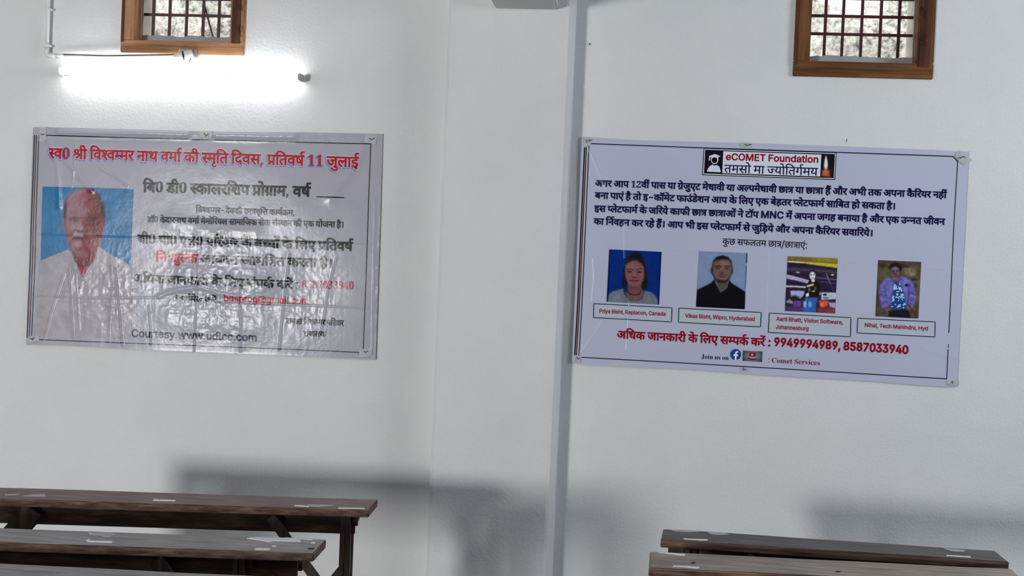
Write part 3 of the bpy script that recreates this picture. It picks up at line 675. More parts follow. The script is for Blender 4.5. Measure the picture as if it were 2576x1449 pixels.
383,-10 -88,12 -78,33 -66,55 -49,74 -32,92 -10,107 10,108 32,92 49,74 66,55 78,34 88,11 88,-11 78,-34 65,-55 49,-74 32,-92 10,-108 -10,-107 -32,-92 -49,-74 -65,-55 -78,-33;383,76 62,8 55,25 47,41 37,56 23,72 8,85 -8,87 -23,71 -37,57 -47,40 -55,25 -62,8 -62,-8 -56,-25 -48,-41 -36,-56 -23,-72 -8,-86 8,-85 23,-71 36,-57 48,-41 56,-25
88,0 0,728 132,0 179,-459 14,-41 17,-52 18,-57 14,-52 -20,0 15,50 17,57 18,53 14,42 177,459 132,0 0,-728 -91,0 0,416 0,51 1,60 2,65 1,63 8,0 -22,-68 -22,-68 -21,-59 -17,-44 -162,-416 -81,0 -165,416 -16,43 -20,58 -23,67 -24,71 9,0 2,-59 1,-64 1,-63 0,-53 0,-416
88,0 0,728 443,0 0,-82 -350,0 0,-238 326,0 0,-82 -326,0 0,-244 355,0 0,-82
48,646 0,82 550,0 0,-82 -228,0 0,-646 -93,0 0,646
88,0 0,728 440,0 0,-82 -347,0 0,-250 314,0 0,-82 -314,0 0,-314
165,327 0,-327 -88,0 0,546 85,0 0,-132 -12,0 30,64 41,43 50,24 58,8 97,-23 37,-28 27,-40 18,-52 6,-63 0,-347 -88,0 0,339 -8,57 -25,42 -39,27 -51,9 -71,-17 -49,-50
0,622 587,0 0,-71 -587,0;572,370 -137,0 -57,3 58,-70 22,-85 -20,-77 -54,-46 -74,-15 -52,8 -49,22 -47,41 -45,61 -43,82 -43,107 71,25 47,-118 49,-86 52,-52 56,-17 52,17 16,23 5,34 -8,43 -23,40 -75,67 29,64 270,0
208,551 0,-317 -12,-41 -36,-15 -54,21 -46,51 -19,58 13,37 48,14 25,0 0,192 -127,0 0,71 578,0 0,-71 -104,0 0,-551 -81,0 0,551
35,0 0,103 148,151 55,59 40,52 46,92 13,96 -5,49 -16,34 -25,20 -32,7 -43,-11 -28,-32 -16,-55 -5,-75 -52,6 -41,16 -26,31 -9,46 25,67 73,50 55,13 67,5 99,-11 72,-33 43,-53 15,-69 -12,-68 -42,-72 -79,-90 -56,-57 -69,-66 -100,-95 233,0 53,18 30,51 8,31 59,0 -5,-210
-185,615 -26,67 -9,66 10,59 32,47 50,32 67,10 55,-7 45,-21 37,-37 32,-53 28,-69 27,-87 110,0 0,-71 -103,0 0,-551 -81,0 0,551 -89,0 0,71 87,0 -29,90 -30,64 -36,37 -49,12 -35,-6 -26,-19 -21,-67 10,-61 24,-57;152,816 16,41 39,17 39,-17 16,-41 -16,-41 -39,-17 -39,17
519,551 -148,0 0,-202 -55,0 -80,-8 -55,-23 -41,-45 -14,-58 22,-79 58,-47 77,-15 92,12 80,35 27,-74 -94,-33 -102,-14 -65,6 -59,20 -48,32 -37,43 -23,54 -8,65 8,60 26,50 39,39 51,28 118,23 2,0 0,131 -290,0 0,71 519,0
-179,615 -49,59 -44,24 -48,5 -41,-6 -41,-15 -26,69 48,16 54,6 80,-21 59,-60 4,2 -39,80 -41,41 -53,12 -40,-4 -30,-10 -23,69 91,14 50,-6 44,-20 37,-34 33,-52 31,-73 29,-96;-113,816 17,41 38,17 40,-17 16,-41 -16,-41 -40,-17 -38,17
470,218 -11,-61 -35,-43 -50,-26 -62,-8 -81,16 -72,48 -66,85 -64,127 71,26 45,-95 48,-73 53,-46 59,-15 62,17 18,23 6,34 -21,66 -52,54 -58,-6 -5,70 58,7 39,17 21,26 7,33 -6,31 -18,21 -54,16 -67,-10 -64,-27 -25,69 64,26 88,12 69,-10 51,-29 31,-44 10,-54 -17,-69 -50,-51 20,-20 74,-5 57,3 51,10 0,188 -73,0 0,71 517,0 0,-71 -104,0 0,-551 -81,0 0,551 -178,0 0,-551 -81,0 0,290 -47,-8 -49,-3 -43,3;844,615 -50,59 -44,24 -47,5 -41,-6 -41,-15 -26,69 48,16 54,6 80,-21 59,-60 4,2 -39,80 -41,41 -53,12 -40,-4 -30,-10 -23,69 91,14 50,-6 43,-20 38,-34 34,-52 30,-73 29,-96
174,632 66,-10 51,-36 29,-53 9,-41 3,-55 0,-116 201,0 0,230 -131,0 0,71 315,0 0,-71 -103,0 0,-551 -81,0 0,250 -201,0 0,-37 -14,-47 -35,-15 -40,13 -39,32 -29,41 -11,41 14,30 46,13 29,0 0,105 -5,72 -16,40 -26,22 -37,8 -41,-13 -14,-34 24,-43 31,-12 49,-6 -8,-71 -67,12 -53,25 -33,38 -11,56 10,51 28,35 42,19
271,222 -58,-7 -52,-18 -79,66 -24,41 -8,48 10,48 27,33 54,25 80,7 93,0 0,86 -314,0 0,71 505,0 0,-71 -110,0 0,-157 -184,0 -44,-3 -22,-10 -15,-34 14,-41 30,-29 101,17 68,-9 55,-29 37,-44 12,-58 -10,-58 -31,-44 -50,-31 -67,-17 61,-23 65,-21 -33,-70 -109,54 -97,57 -94,17 -25,19 -9,28 14,37 39,14 41,-10 52,-36 25,-2 62,5 47,15 28,27 10,38 -6,29 -18,22 -30,14
460,551 0,-202 54,37 64,13 59,-10 47,-31 31,-51 10,-68 -15,-98 -50,-102 -72,41 41,74 16,83 -5,41 -15,29 -55,23 -54,-18 -56,-55 0,-257 -81,0 0,193 -56,-33 -75,-14 -72,14 -51,37 -35,65 -11,92 0,197 -79,0 0,71 786,0 0,-71;160,551 0,-191 2,-47 4,-32 22,-41 25,-17 35,-6 73,17 58,44 0,273
0,622 563,0 0,-71 -110,0 24,-41 8,-46 -20,-79 -59,-57 64,-74 22,-47 7,-55 -23,-84 -61,-51 -87,-17 -56,8 -52,22 -51,41 -49,59 -46,80 -45,103 71,25 62,-138 72,-92 42,-26 44,-8 68,18 19,27 7,41 -22,76 -63,65 -65,-7 -5,70 64,8 45,18 27,30 9,43 -15,53 -38,35 -351,0
160,551 0,-182 3,-65 9,-38 18,-26 30,-17 43,-6 77,20 60,45 36,-68 -82,-48 -100,-20 -72,14 -54,34 -37,64 -9,43 -3,57 0,193 -79,0 0,71 322,0 0,-71
470,218 -11,-61 -35,-43 -50,-26 -62,-8 -81,16 -72,48 -66,85 -64,127 71,26 45,-95 48,-73 53,-46 59,-15 62,17 18,23 6,34 -21,66 -52,54 -58,-6 -5,70 58,7 39,17 21,26 7,33 -6,31 -18,21 -54,16 -67,-10 -64,-27 -25,69 64,26 88,12 69,-10 51,-29 31,-44 10,-54 -17,-69 -50,-51 20,-20 74,-5 57,3 51,10 0,188 -73,0 0,71 517,0 0,-71 -104,0 0,-551 -81,0 0,551 -178,0 0,-551 -81,0 0,290 -47,-8 -49,-3 -43,3;854,615 -21,71 -21,54 -45,64 -59,19 -39,-5 -31,-9 -24,73 91,14 50,-6 43,-20 38,-34 34,-52 30,-73 29,-96;910,821 16,41 39,17 39,-17 17,-41 -17,-41 -39,-17 -39,17
88,0 0,728 109,0 296,-466 28,-46 36,-64 38,-76 -13,0 -6,80 -3,71 0,54 0,447 93,0 0,-728 -111,0 -263,414 -37,59 -42,73 -58,103 17,0 5,-100 3,-80 1,-54 0,-415
0,622 373,0 0,-71 -373,0;204,298 0,-54 -14,-42 -37,-14 -51,21 -46,51 -19,58 13,37 48,14 287,0 0,-71
358,222 -58,-7 -52,-18 -79,66 -24,41 -8,48 10,48 27,33 54,25 80,7 93,0 0,86 -401,0 0,71 592,0 0,-71 -110,0 0,-157 -184,0 -44,-3 -22,-10 -15,-34 14,-41 30,-29 101,17 68,-9 55,-29 37,-44 12,-58 -12,-61 -37,-49 -61,-33 -87,-11 -93,11 -82,33 -73,50 -64,64 61,49 58,-59 58,-42 64,-24 71,-8 64,9 39,26 13,43 -6,31 -19,21;257,-134 17,41 38,17 39,-17 16,-41 -16,-42 -39,-16 -38,16
338,762 -234,-871 -82,0 235,871
136,-6 -46,19 -20,47 20,46 46,19 47,-19 19,-46 -19,-47;136,389 -46,19 -20,47 20,46 46,20 47,-20 19,-46 -19,-47
88,0 0,728 249,0 77,-8 63,-23 48,-37 33,-47 20,-55 7,-62 -7,-62 -20,-56 -33,-47 -48,-37 -62,-23 -78,-8 -176,0 0,82 172,0 52,5 41,15 51,54 16,77 -16,77 -51,53 -42,15 -52,5 -151,0 0,-646
88,0 0,728 258,0 69,-7 56,-20 44,-30 30,-39 24,-97 -16,-78 -44,-48 -59,-27 0,-7 68,-23 57,-61 17,-44 6,-53 -25,-99 -33,-39 -46,-30 -62,-20 -78,-6;181,82 171,0 72,8 48,25 27,36 9,44 -18,67 -53,50 -81,18 -175,0;181,408 160,0 71,16 50,43 18,66 -8,43 -24,37 -43,24 -61,9 -163,0
165,327 0,-327 -88,0 0,728 88,0 0,-314 -15,0 30,64 41,43 50,24 58,8 97,-23 37,-28 28,-40 17,-52 6,-63 0,-347 -88,0 0,339 -8,57 -25,42 -39,27 -51,9 -71,-17 -49,-50
53,-175 43,277 100,0 -76,-277
88,0 0,728 249,0 77,-8 63,-22 48,-34 33,-45 20,-55 7,-61 -7,-61 -20,-54 -33,-44 -48,-34 -62,-21 -78,-7 -197,0 0,83 193,0 52,4 41,13 51,47 16,74 -16,75 -52,50 -41,14 -52,4 -151,0 0,-646;506,0 -176,328 105,0 178,-328
293,0 -268,728 98,0 154,-432 33,-99 21,-69 25,-84 -18,0 25,85 21,69 32,98 150,432 99,0 -265,-728
160,196 0,109 16,0 233,241 109,0 -252,-259 -10,0;77,0 0,728 88,0 0,-728;422,0 -209,267 63,62 259,-329
224,0 -199,728 95,0 115,-447 18,-72 16,-75 15,-78 -12,0 16,78 16,75 18,72 118,447 105,0 117,-447 18,-72 17,-75 16,-78 -13,0 15,78 17,75 18,72 114,447 96,0 -199,-728 -108,0 -125,461 -24,98 -22,122 20,0 -21,-117 -24,-103 -125,-461
88,0 0,728 93,0 0,-315 381,0 0,315 93,0 0,-728 -93,0 0,331 -381,0 0,-331
25,0 265,728 107,0 268,-728 -98,0 -154,432 -33,99 -21,69 -25,84 18,0 -25,-85 -21,-69 -32,-98 -150,-432;158,203 0,81 374,0 0,-81
321,-13 -74,7 -63,19 -51,30 -39,41 -26,49 -11,57 95,0 28,-67 61,-40 80,-13 88,16 63,46 23,68 -20,57 -53,36 -71,25 -88,25 -78,30 -59,41 -37,53 -12,66 8,57 25,50 39,41 51,31 60,19 67,6 68,-6 59,-19 49,-30 38,-39 25,-47 9,-52 -91,0 -15,47 -35,35 -50,22 -60,7 -82,-15 -55,-42 -20,-61 24,-61 56,-36 59,-21 73,-20 65,-21 67,-36 53,-58 21,-86 -8,-56 -23,-51 -38,-43 -52,-33 -65,-21
331,546 0,-75 -321,0 0,75;117,0 0,619 22,79 58,48 75,16 52,-5 30,-10 -24,-75 -18,5 -29,3 -35,-5 -24,-16 -19,-60 0,-599
266,-10 -87,14 -70,43 -45,68 -15,93 0,39 93,0 0,-39 8,-59 26,-42 39,-26 51,-9 50,9 40,26 26,42 8,59 0,520 93,0 0,-520 -15,-93 -45,-68 -70,-43
826,551 0,-551 -81,0 0,191 -63,-32 -81,-13 -73,14 -53,34 -35,56 -233,0 0,-37 -15,-47 -33,-15 -40,13 -39,32 -30,41 -11,41 13,30 48,13 26,0 0,230 -126,0 0,71 930,0 0,-71;207,321 220,0 -1,37 0,193 -219,0;745,551 -238,0 0,-182 3,-65 10,-38 17,-26 30,-17 43,-6 75,19 60,44
324,737 63,-7 56,-23 47,-37 35,-49 23,-58 7,-66 -22,-110 -32,-65 -49,-79 -165,-243 -100,0 243,355 9,0 -29,-37 -44,-27 -54,-10 -62,7 -53,20 -44,34 -33,44 -20,54 -7,64 7,64 23,56 35,47 47,36 56,23;324,658 -74,-20 -51,-55 -18,-79 18,-80 51,-54 74,-20 74,19 51,54 18,79 -18,81 -51,55
59,148 0,76 290,504 91,0 -283,-493 0,-6 432,0 0,-81;402,0 0,170 0,36 0,248 88,0 0,-454
324,-10 -70,7 -60,19 -51,31 -37,41 -24,50 -8,55 19,86 51,65 72,34 0,4 -47,21 -37,38 -24,48 -7,55 7,53 21,46 35,39 44,30 54,19 62,6 60,-6 54,-19 45,-30 34,-39 22,-46 7,-53 -7,-55 -24,-48 -37,-38 -46,-21 0,-4 71,-34 52,-65 19,-86 -8,-55 -24,-50 -38,-41 -51,-31 -60,-19;324,71 83,16 55,44 19,67 -21,72 -56,49 -80,17 -82,-17 -56,-49 -20,-72 19,-67 54,-44;324,414 68,15 47,44 18,64 -17,64 -47,41 -69,15 -70,-15 -47,-41 -17,-64 17,-64 47,-44
315,-10 -60,7 -54,18 -81,69 -24,47 -9,53 90,0 22,-58 49,-40 67,-14 79,20 54,57 19,82 -20,84 -56,58 -81,22 -69,-11 -56,-28 -87,11 43,361 383,0 0,-82 -305,0 -25,-212 4,0 57,30 72,12 92,-18 73,-51 49,-77 17,-98 -8,-66 -23,-58 -38,-49 -49,-37 -58,-24
139,0 323,640 0,6 -373,0 0,82 470,0 0,-87 -323,-641
324,-10 -75,11 -63,33 -50,54 -37,74 -22,92 -8,109 8,110 23,92 37,74 50,54 63,33 74,11 75,-11 63,-33 50,-54 37,-74 23,-92 7,-110 -7,-109 -23,-92 -36,-74 -50,-54 -63,-33;324,71 49,9 42,26 32,42 24,58 14,72 5,85 -5,87 -14,72 -24,58 -32,42 -42,26 -49,9 -49,-9 -41,-26 -33,-42 -24,-58 -14,-72 -5,-87 5,-85 14,-72 24,-58 33,-42 41,-26
310,-10 -121,23 -50,28 -39,38 -27,48 -12,57 95,0 25,-62 55,-38 75,-12 80,15 57,45 20,74 -18,72 -58,54 -47,15 -59,5 -60,0 0,74 184,214 0,6 -313,0 0,82 435,0 0,-68 -229,-264 0,15 74,-1 63,-18 51,-32 38,-44 24,-53 8,-58 -9,-59 -24,-52 -38,-43 -50,-33 -61,-21
162,-97 -86,17 -59,47 -22,67 21,56 50,21 52,-19 20,-51 -12,-43 -12,-27 10,-23 32,-8 31,6 19,17 14,69 0,514 -8,63 -30,31 -64,13 0,25 350,0 0,-25 -56,-11 -26,-30 -6,-66 0,-414 -14,-100 -40,-72 -69,-43
251,-15 -62,8 -55,24 -44,38 -34,49 -21,59 -7,66 7,67 21,60 34,49 44,37 55,24 61,8 61,-8 54,-23 45,-37 34,-49 21,-59 7,-69 -7,-68 -21,-59 -34,-49 -44,-37 -54,-23;251,17 36,10 24,31 13,63 3,108 -5,109 -13,65 -23,31 -35,11 -37,-11 -23,-31 -13,-65 -4,-108 4,-108 13,-64 24,-31
150,539 -54,21 -21,54 21,54 54,22 54,-22 21,-54 -22,-54;27,0 0,24 41,14 10,45 0,292 -8,49 -40,13 1,25 190,0 0,-379 9,-44 38,-15 0,-24
27,0 0,24 40,14 11,45 0,294 -10,45 -40,16 0,24 192,0 0,-64 63,57 79,19 72,-18 44,-53 14,-88 0,-232 10,-45 39,-14 0,-24 -240,0 0,24 7,0 32,15 10,44 0,240 -9,61 -14,15 -25,5 -44,-14 -38,-40 0,-267 10,-45 38,-14 0,-24
195,-15 -59,10 -39,31 -22,49 -7,69 0,225 -10,51 -41,18 0,24 194,0 0,-352 13,-42 39,-15 42,11 35,34 0,271 -11,53 -17,12 -30,4 0,24 200,0 0,-358 11,-46 43,-14 0,-25 -90,-9 -106,-25 0,75 -63,-55
225,-15 -44,6 -52,18 -20,4 -20,-7 -13,-19 -23,0 0,170 26,0 19,-56 31,-43 38,-27 42,-9 57,18 20,47 -14,38 -40,31 -73,37 -78,59 -26,76 10,58 31,47 50,31 64,11 37,-5 49,-12 11,-2 10,-2 26,21 20,0 0,-145 -23,0 -20,48 -28,34 -33,22 -37,7 -49,-15 -17,-40 16,-40 46,-31 67,-33 44,-27 31,-29 17,-37 6,-48 -11,-65 -32,-49 -51,-31
382,-16 -94,11 -84,35 -69,54 -52,72 -33,86 -11,98 11,97 34,85 52,72 70,54 85,34 95,11 74,-9 87,-29 30,-7 30,11 17,34 26,0 0,-234 -25,0 -41,83 -54,64 -64,40 -71,14 -79,-20 -57,-61 -34,-101 -11,-141 12,-132 38,-95 62,-56 88,-19 60,8 59,23 56,39 49,53 28,-26 -77,-82 -95,-50
27,0 0,24 40,14 11,45 0,294 -10,45 -40,16 0,24 190,0 0,-68 62,60 73,20 59,-9 41,-29 24,-47 65,64 80,21 71,-18 43,-53 14,-88 0,-232 10,-45 38,-14 0,-24 -236,0 0,24 38,15 10,44 0,240 -9,61 -14,15 -25,5 -42,-13 -37,-38 0,-270 9,-44 38,-15 0,-24 -233,0 0,24 38,15 10,44 0,240 -9,61 -14,15 -25,5 -43,-14 -36,-40 0,-267 9,-43 37,-16 0,-24
229,-15 -55,8 -48,23 -40,36 -31,50 -19,61 -7,71 7,66 20,58 32,48 42,37 49,23 55,8 77,-14 59,-43 38,-68 13,-91 0,-11 -247,0 15,-102 41,-62 67,-20 56,16 49,49 22,-20 -54,-68 -65,-41;173,286 127,0 0,34 -3,55 -9,37 -19,23 -29,7 -37,-15 -23,-47 -7,-77
184,-14 -52,7 -34,23 -20,37 -6,53 0,309 -42,0 0,31 101,104 61,81 23,0 0,-169 94,0 0,-47 -94,0 0,-293 7,-46 28,-16 32,13 25,38 24,-13 -37,-62 -49,-38
64,-16 0,251 29,0 30,-95 43,-66 56,-39 71,-13 51,8 38,24 25,35 8,44 -20,59 -60,46 -93,46 -75,44 -53,48 -30,54 -10,64 6,57 20,49 72,69 103,25 67,-7 78,-20 14,-3 12,-2 21,8 10,24 28,0 0,-219 -25,0 -43,98 -67,65 -81,24 -46,-7 -35,-20 -22,-31 -8,-38 6,-36 20,-29 77,-50 96,-45 95,-59 49,-67 14,-82 -8,-60 -23,-52 -36,-43 -50,-31 -61,-20 -71,-7 -50,3 -49,13 -41,13 -20,4 -23,-8 -12,-26
27,0 0,24 41,14 10,45 0,292 -9,49 -39,13 1,25 186,0 0,-87 61,73 69,26 37,-5 26,-17 21,-56 -17,-47 -45,-18 -39,13 -22,28 -27,15 -40,-27 -19,-74 0,-203 14,-45 22,-10 36,-4 0,-24
212,-15 -155,384 -24,49 -37,19 0,25 248,0 0,-24 -12,0 -30,-7 -10,-20 2,-12 81,-217 76,194 8,29 -14,25 -42,8 0,24 151,0 0,-23 -40,-24 -27,-53 -149,-377
232,-15 -54,8 -49,23 -41,37 -32,48 -20,57 -7,65 8,69 23,60 36,51 46,39 56,25 62,8 64,-8 48,-23 31,-35 10,-44 -17,-45 -44,-16 -45,17 -15,52 1,16 1,15 -10,28 -32,10 -47,-18 -29,-54 -9,-91 9,-96 28,-69 44,-43 56,-14 52,13 48,37 20,-17 -55,-58 -64,-35
"""
LINES = {
'l1': '0:0 1:389 2:945 3:1734 4:2441 5:2930 1:3189 6:3745 1:4152 7:4708 8:5058 9:5656 10:6295 11:6850 12:7109 1:7981 8:8537 11:9135 13:9394 14:9624 4:10386 0:10875 8:11264 15:11862 5:11862 16:12121 5:12921 17:13180 1:13700 18:14256 19:14932 20:15430 5:15998 16:16257 1:16827 21:17383 13:17961 22:18191 22:18750 23:19539 24:20281 25:20281 11:20959 26:21218',
'l2': '5:0 27:259 2:830 28:1619 4:2196 2:2455 0:3244 14:3633 11:4395 25:4654 9:5332 5:5741 29:6000 30:6680 20:7478 31:8046 32:8305 11:8868 8:9127 19:9725 1:10223 21:10779 13:11357',
'l3': '5:0 1:259 6:815 1:1222 7:1778 8:2128 9:2726 33:3135 17:3783 34:4248 1:4303 14:4859 4:5621 35:6110 11:6811 36:7070 1:7622 15:8178 5:8178 37:8437 14:9348 11:10110 38:10369 13:10949 39:10949 8:11711 19:12309',
'l4': '28:0 40:577 2:836 14:1625 34:2166 17:2387 11:2907 9:3166 10:3575 11:4130 12:4389 1:5261 8:5817 11:6415 13:6674 8:6904 34:7502 8:7502 31:8100 5:8359 9:8618 38:9027 25:9607 18:10515 11:11191 8:11450 11:12048 5:12307 23:12566 14:13308 18:14300 34:14976 1:14976 11:15532 18:16021 41:16697 42:16697 11:17719 10:17978 14:18763 4:19525 43:20014 14:20567 38:21559 31:22139 23:22398 10:23140 11:23695 44:24184 45:24715 46:24715',
'l5': '27:0 4:571 2:830 30:1619 4:2187 2:2446 43:3235 25:3788 2:4466 30:5255 5:5823 9:6082 1:6491 11:7047 9:7306 14:7945 34:8486 27:8937 47:9508 48:10506 14:10995 34:11536 5:11987 25:12246 43:12924 20:13707 5:14275 16:14534 1:15104 21:15660 13:16238',
'l6a': '5:0 10:259 49:814 29:1086 24:1766 50:1766 14:2266',
'l6b': '51:0 1:1023 34:1579 17:1579 10:2099 51:2884 8:3907 41:4505 5:4505 36:4764 16:5316 14:6116 9:6878 16:7287 11:7857 44:8346 45:8877 46:8877',
'l7': '52:0 5:764 53:1023 14:1638 23:2630 11:3372 10:3631 14:4186 11:4948 9:5207 4:5616 14:6105 34:6646 5:7097 25:7356 43:8034 18:8817 41:9493 30:9493 14:10061 13:10602 14:11053 9:11815 54:12224 55:12454',
'l7n': '56:0 57:559 56:1118 58:1677 2:2236 59:2795 59:3354 60:3913 61:4472 2:5031',
'l8': '38:0 11:580 26:1069 8:1560 34:2158 25:2158 14:3066 9:3828 54:4237 55:4467',
'l8e': '62:0 63:612 64:1225 65:1752 66:2365 67:2741 68:3341 69:3954 68:4920 70:5533 71:6409 72:6971 73:7213 74:7488 75:7757 67:8328 70:8928',
'l9': '18:0 8:676 0:1274 16:1663 5:2463 1:2722 6:3278 1:3685 7:4241 8:4591 9:5189 30:5828 5:6396 9:6655 1:7064 11:7620 9:7879',
'l10': '18:0 41:676 76:676 11:1310 25:1569 14:2247',
'l11': '77:0 67:730 78:1330 66:1921 79:2298 80:2625 64:3208 81:3736 74:4298 82:4566 82:5385 82:6203 74:7021 78:7290 63:7881 73:8494 75:8769 75:9340 74:9912 75:10180 67:10751 70:11351',
'r0': '80:0 77:583 83:1313 84:2078 85:2981 86:3583 87:4458 67:5048 78:5648 88:6239 63:6830 71:7442 79:8004 72:8331 67:8573 88:9173',
'r0d': '16:0 8:570 18:1168 31:1844 8:2333 11:2931 89:3420 38:3992 31:4572 5:4831 16:5090 90:5660 13:6223 8:6223 38:6821',
'r1': '52:0 90:764 9:1327 51:1966 30:2989 22:3787 91:4346 1:4905 92:5461 30:5950 11:6518 18:6777 38:7683 11:8263 32:8752 34:9315 23:9315 24:10057 43:10057 93:10610 8:11344 34:11942 53:11942 11:12557 1:12816 4:13372 38:13861 11:14441 52:14930 50:15694 30:16194 8:16762 34:17360 53:17360 11:17975 1:18234 4:18790 35:19279 11:19980 36:20239 38:21021 11:21601 35:22090 11:22791 36:23050 11:23602 44:24091 94:24622 95:24852 9:25875 52:26514 96:27278 4:27981 16:28470 14:29040 52:30032 30:30796 10:31364 11:31919 14:32408 45:32949 5:33170 9:33429 38:33838 9:34418 10:35057 44:35612 92:36143',
'r2': '27:0 10:571 11:1126 30:1615 11:2183 43:2442 41:3007 44:3225 45:3756 16:3986 31:4556 97:5045 33:5536 14:6184 40:6946 8:7205 34:7803 93:7803 98:8537 11:9308 99:9567 41:10070 28:10115 34:10686 29:10692 10:11372 51:12157 30:13180 14:13978 34:14519 5:14970 25:15229 43:15907 43:16690 14:17243 27:18235 34:18806 44:18806 16:19337 9:19907 100:20546 25:20854 34:21532 93:21532 98:22036 11:22807 8:23066 13:23664 18:23894 11:24570 5:24829 27:25088 16:25659 44:26459 31:26990 18:27479 14:28155 16:28917 11:29487 44:29976 45:30507 46:30507',
'r3': '97:0 18:491 100:1397 25:1705 34:2383 93:2383 98:2887 11:3658 8:3917 13:4515 14:4745 34:5286 23:5737 5:6479 9:6738 38:7147 34:7727 14:7957 11:8719 98:8978 4:9749 35:10238 11:10939 36:11198 35:11980 11:12681 36:12940 11:13492 101:13751 10:15004 34:15559 93:15789 40:16293 30:16552 84:17350 102:18253 77:19007 8:19967 54:20565 52:20795 30:21559 10:22127 11:22682 23:23171 90:23913 44:24476 27:25237 10:25808 11:26363 38:26622 11:27202 44:27691 45:28222 95:28452 9:29475 43:30114 14:30667 99:31659 103:32207 10:32565 16:33120 23:33920 4:34662 1:34921 10:35477',
'r4': '14:0 11:762 5:1251 10:1510 13:2065 1:2065 44:2621 10:3152 14:3937 9:4699 9:5338 44:5747 34:6278 44:6508 94:7039 46:7039 51:7648 30:8671 96:9469 4:10172 97:10661 18:11152 100:12058 25:12366 34:13044 93:13044 98:13548 11:14319 8:14578 13:15176 18:15406 34:16082 23:16312 24:17054 5:17054 104:17313 38:17890 34:18470 95:18700 9:19723 52:20362 30:21126 10:21694 11:22249 14:22738 45:23279 5:23500 9:23759 38:24168 9:24748 18:25387 1:26063 11:26619 5:26878 9:27137 38:27546 34:28126 46:28126',
'r5': '14:0 24:541 35:762 18:1693 98:2369 25:3140 16:3818 8:4388 35:5216 11:5917 36:6176 105:6728 35:7088 11:7789 36:8048 11:8600 43:8859 41:9424 106:9412',
'c1': '107:0 66:639 72:1015 81:1257 71:1819 108:2611 72:3265 64:3507 109:4035 79:4626 110:4954 111:5452 80:6096 65:6679 73:7291 71:7566 75:8128 67:8699 88:9299 110:9890 77:10388 71:11119 88:11680 71:12271 63:12833 71:13445',
'c2': '112:0 72:690 113:932 71:1481 64:2042 108:2800 72:3455 64:3697 109:4225 79:4816 110:5143 114:5642 72:6627 65:6869 66:7481 67:7858 110:8458 115:8956 81:9699 63:10261 80:10874 66:11457 71:11833 62:12395 71:13007 63:13568',
'c3': '116:0 71:690 66:1251 79:1628 72:1955 108:2427 109:3082 71:3673 79:4234 79:4562 110:4889 112:5387 72:6077 64:6319 72:6847 67:7089 88:7689 117:8510 67:9151 118:9751 79:10121 82:10448 71:11267 66:11828 80:12205 110:12788',
'c3b': '119:0 67:571 109:1170 71:1762 88:2323 88:2914 80:3505 64:4088 62:4616 78:5228 66:5819 68:6196',
'c4': '102:0 72:753 109:996 71:1587 73:2148 110:2424 86:2922 80:3568 75:4151 109:4722 84:5543 71:6447 109:7008 72:7600 88:7842 63:8433 66:9045 71:9421 110:9983 115:10482 81:11225 63:11787',
'r6': '52:0 5:764 53:1023 14:1638 23:2630 11:3372 10:3631 14:4186 11:4948 9:5207 4:5616 14:6105 34:6646 5:7097 25:7356 43:8034 18:8817 120:9493 14:10408 13:10949 14:11400 9:12162 54:12571 106:12801',
'r6n': '121:0 121:648 122:1297 121:1945 121:2594 121:3242 122:3891 121:4539 123:5188 121:5836 110:6484 123:6983 124:7631 123:8280 125:8928 126:9577 127:10225 127:10874 121:11522 122:12170 126:12819',
'r7': '128:0 129:492 130:993 131:1288 132:2085 133:2643 129:3302 131:3803',
'r7b': '55:0 134:498 129:1195 135:1696 136:2521 137:2969 138:3539 136:4120 139:4568 140:4996 130:5452 141:5747 136:6184 133:6632',
'fb': '118:0',
}


# ---------------------------------------------------------------- lettering
HEAVY = set(HEAVY_GLYPHS)                       # lettering that is bold as drawn


def load_glyphs():
    out = []
    for row in GLYPHS.strip('\n').split('\n'):
        g = []
        for c in row.split(';'):
            x = y = 0
            pts = []
            for t in c.split():
                dx, dy = t.split(',')
                x += int(dx)
                y += int(dy)
                pts.append((x, y))
            if len(pts) > 2:
                g.append(pts)
        out.append(g)
    return out


GL = load_glyphs()


def area2(p):
    return sum(a[0] * b[1] - b[0] * a[1] for a, b in zip(p, p[1:] + p[:1]))


def inside(pt, poly):
    x, y = pt
    r = False
    for (x0, y0), (x1, y1) in zip(poly, poly[1:] + poly[:1]):
        if (y0 > y) != (y1 > y) and x < (x1 - x0) * (y - y0) / (y1 - y0) + x0:
            r = not r
    return r


def grow(pts, d):
    """push an outline outwards by d (outer loops run clockwise)"""
    if not d:
        return pts
    n = len(pts)
    out = []
    for i in range(n):
        a, b, c = pts[i - 1], pts[i], pts[(i + 1) % n]
        e1 = (b[0] - a[0], b[1] - a[1])
        e2 = (c[0] - b[0], c[1] - b[1])
        l1, l2 = math.hypot(*e1) or 1, math.hypot(*e2) or 1
        n1, n2 = (-e1[1] / l1, e1[0] / l1), (-e2[1] / l2, e2[0] / l2)
        s = (n1[0] + n2[0], n1[1] + n2[1])
        q = max(1 + n1[0] * n2[0] + n1[1] * n2[1], .55)
        out.append((b[0] + s[0] / q * d, b[1] + s[1] / q * d))
    return out


def dense(pts, step):
    out = []
    for a, b in zip(pts, pts[1:] + pts[:1]):
        k = max(1, int(math.ceil(math.hypot(b[0] - a[0], b[1] - a[1]) / step)))
        out += [(a[0] + (b[0] - a[0]) * i / k, a[1] + (b[1] - a[1]) * i / k) for i in range(k)]
    return out


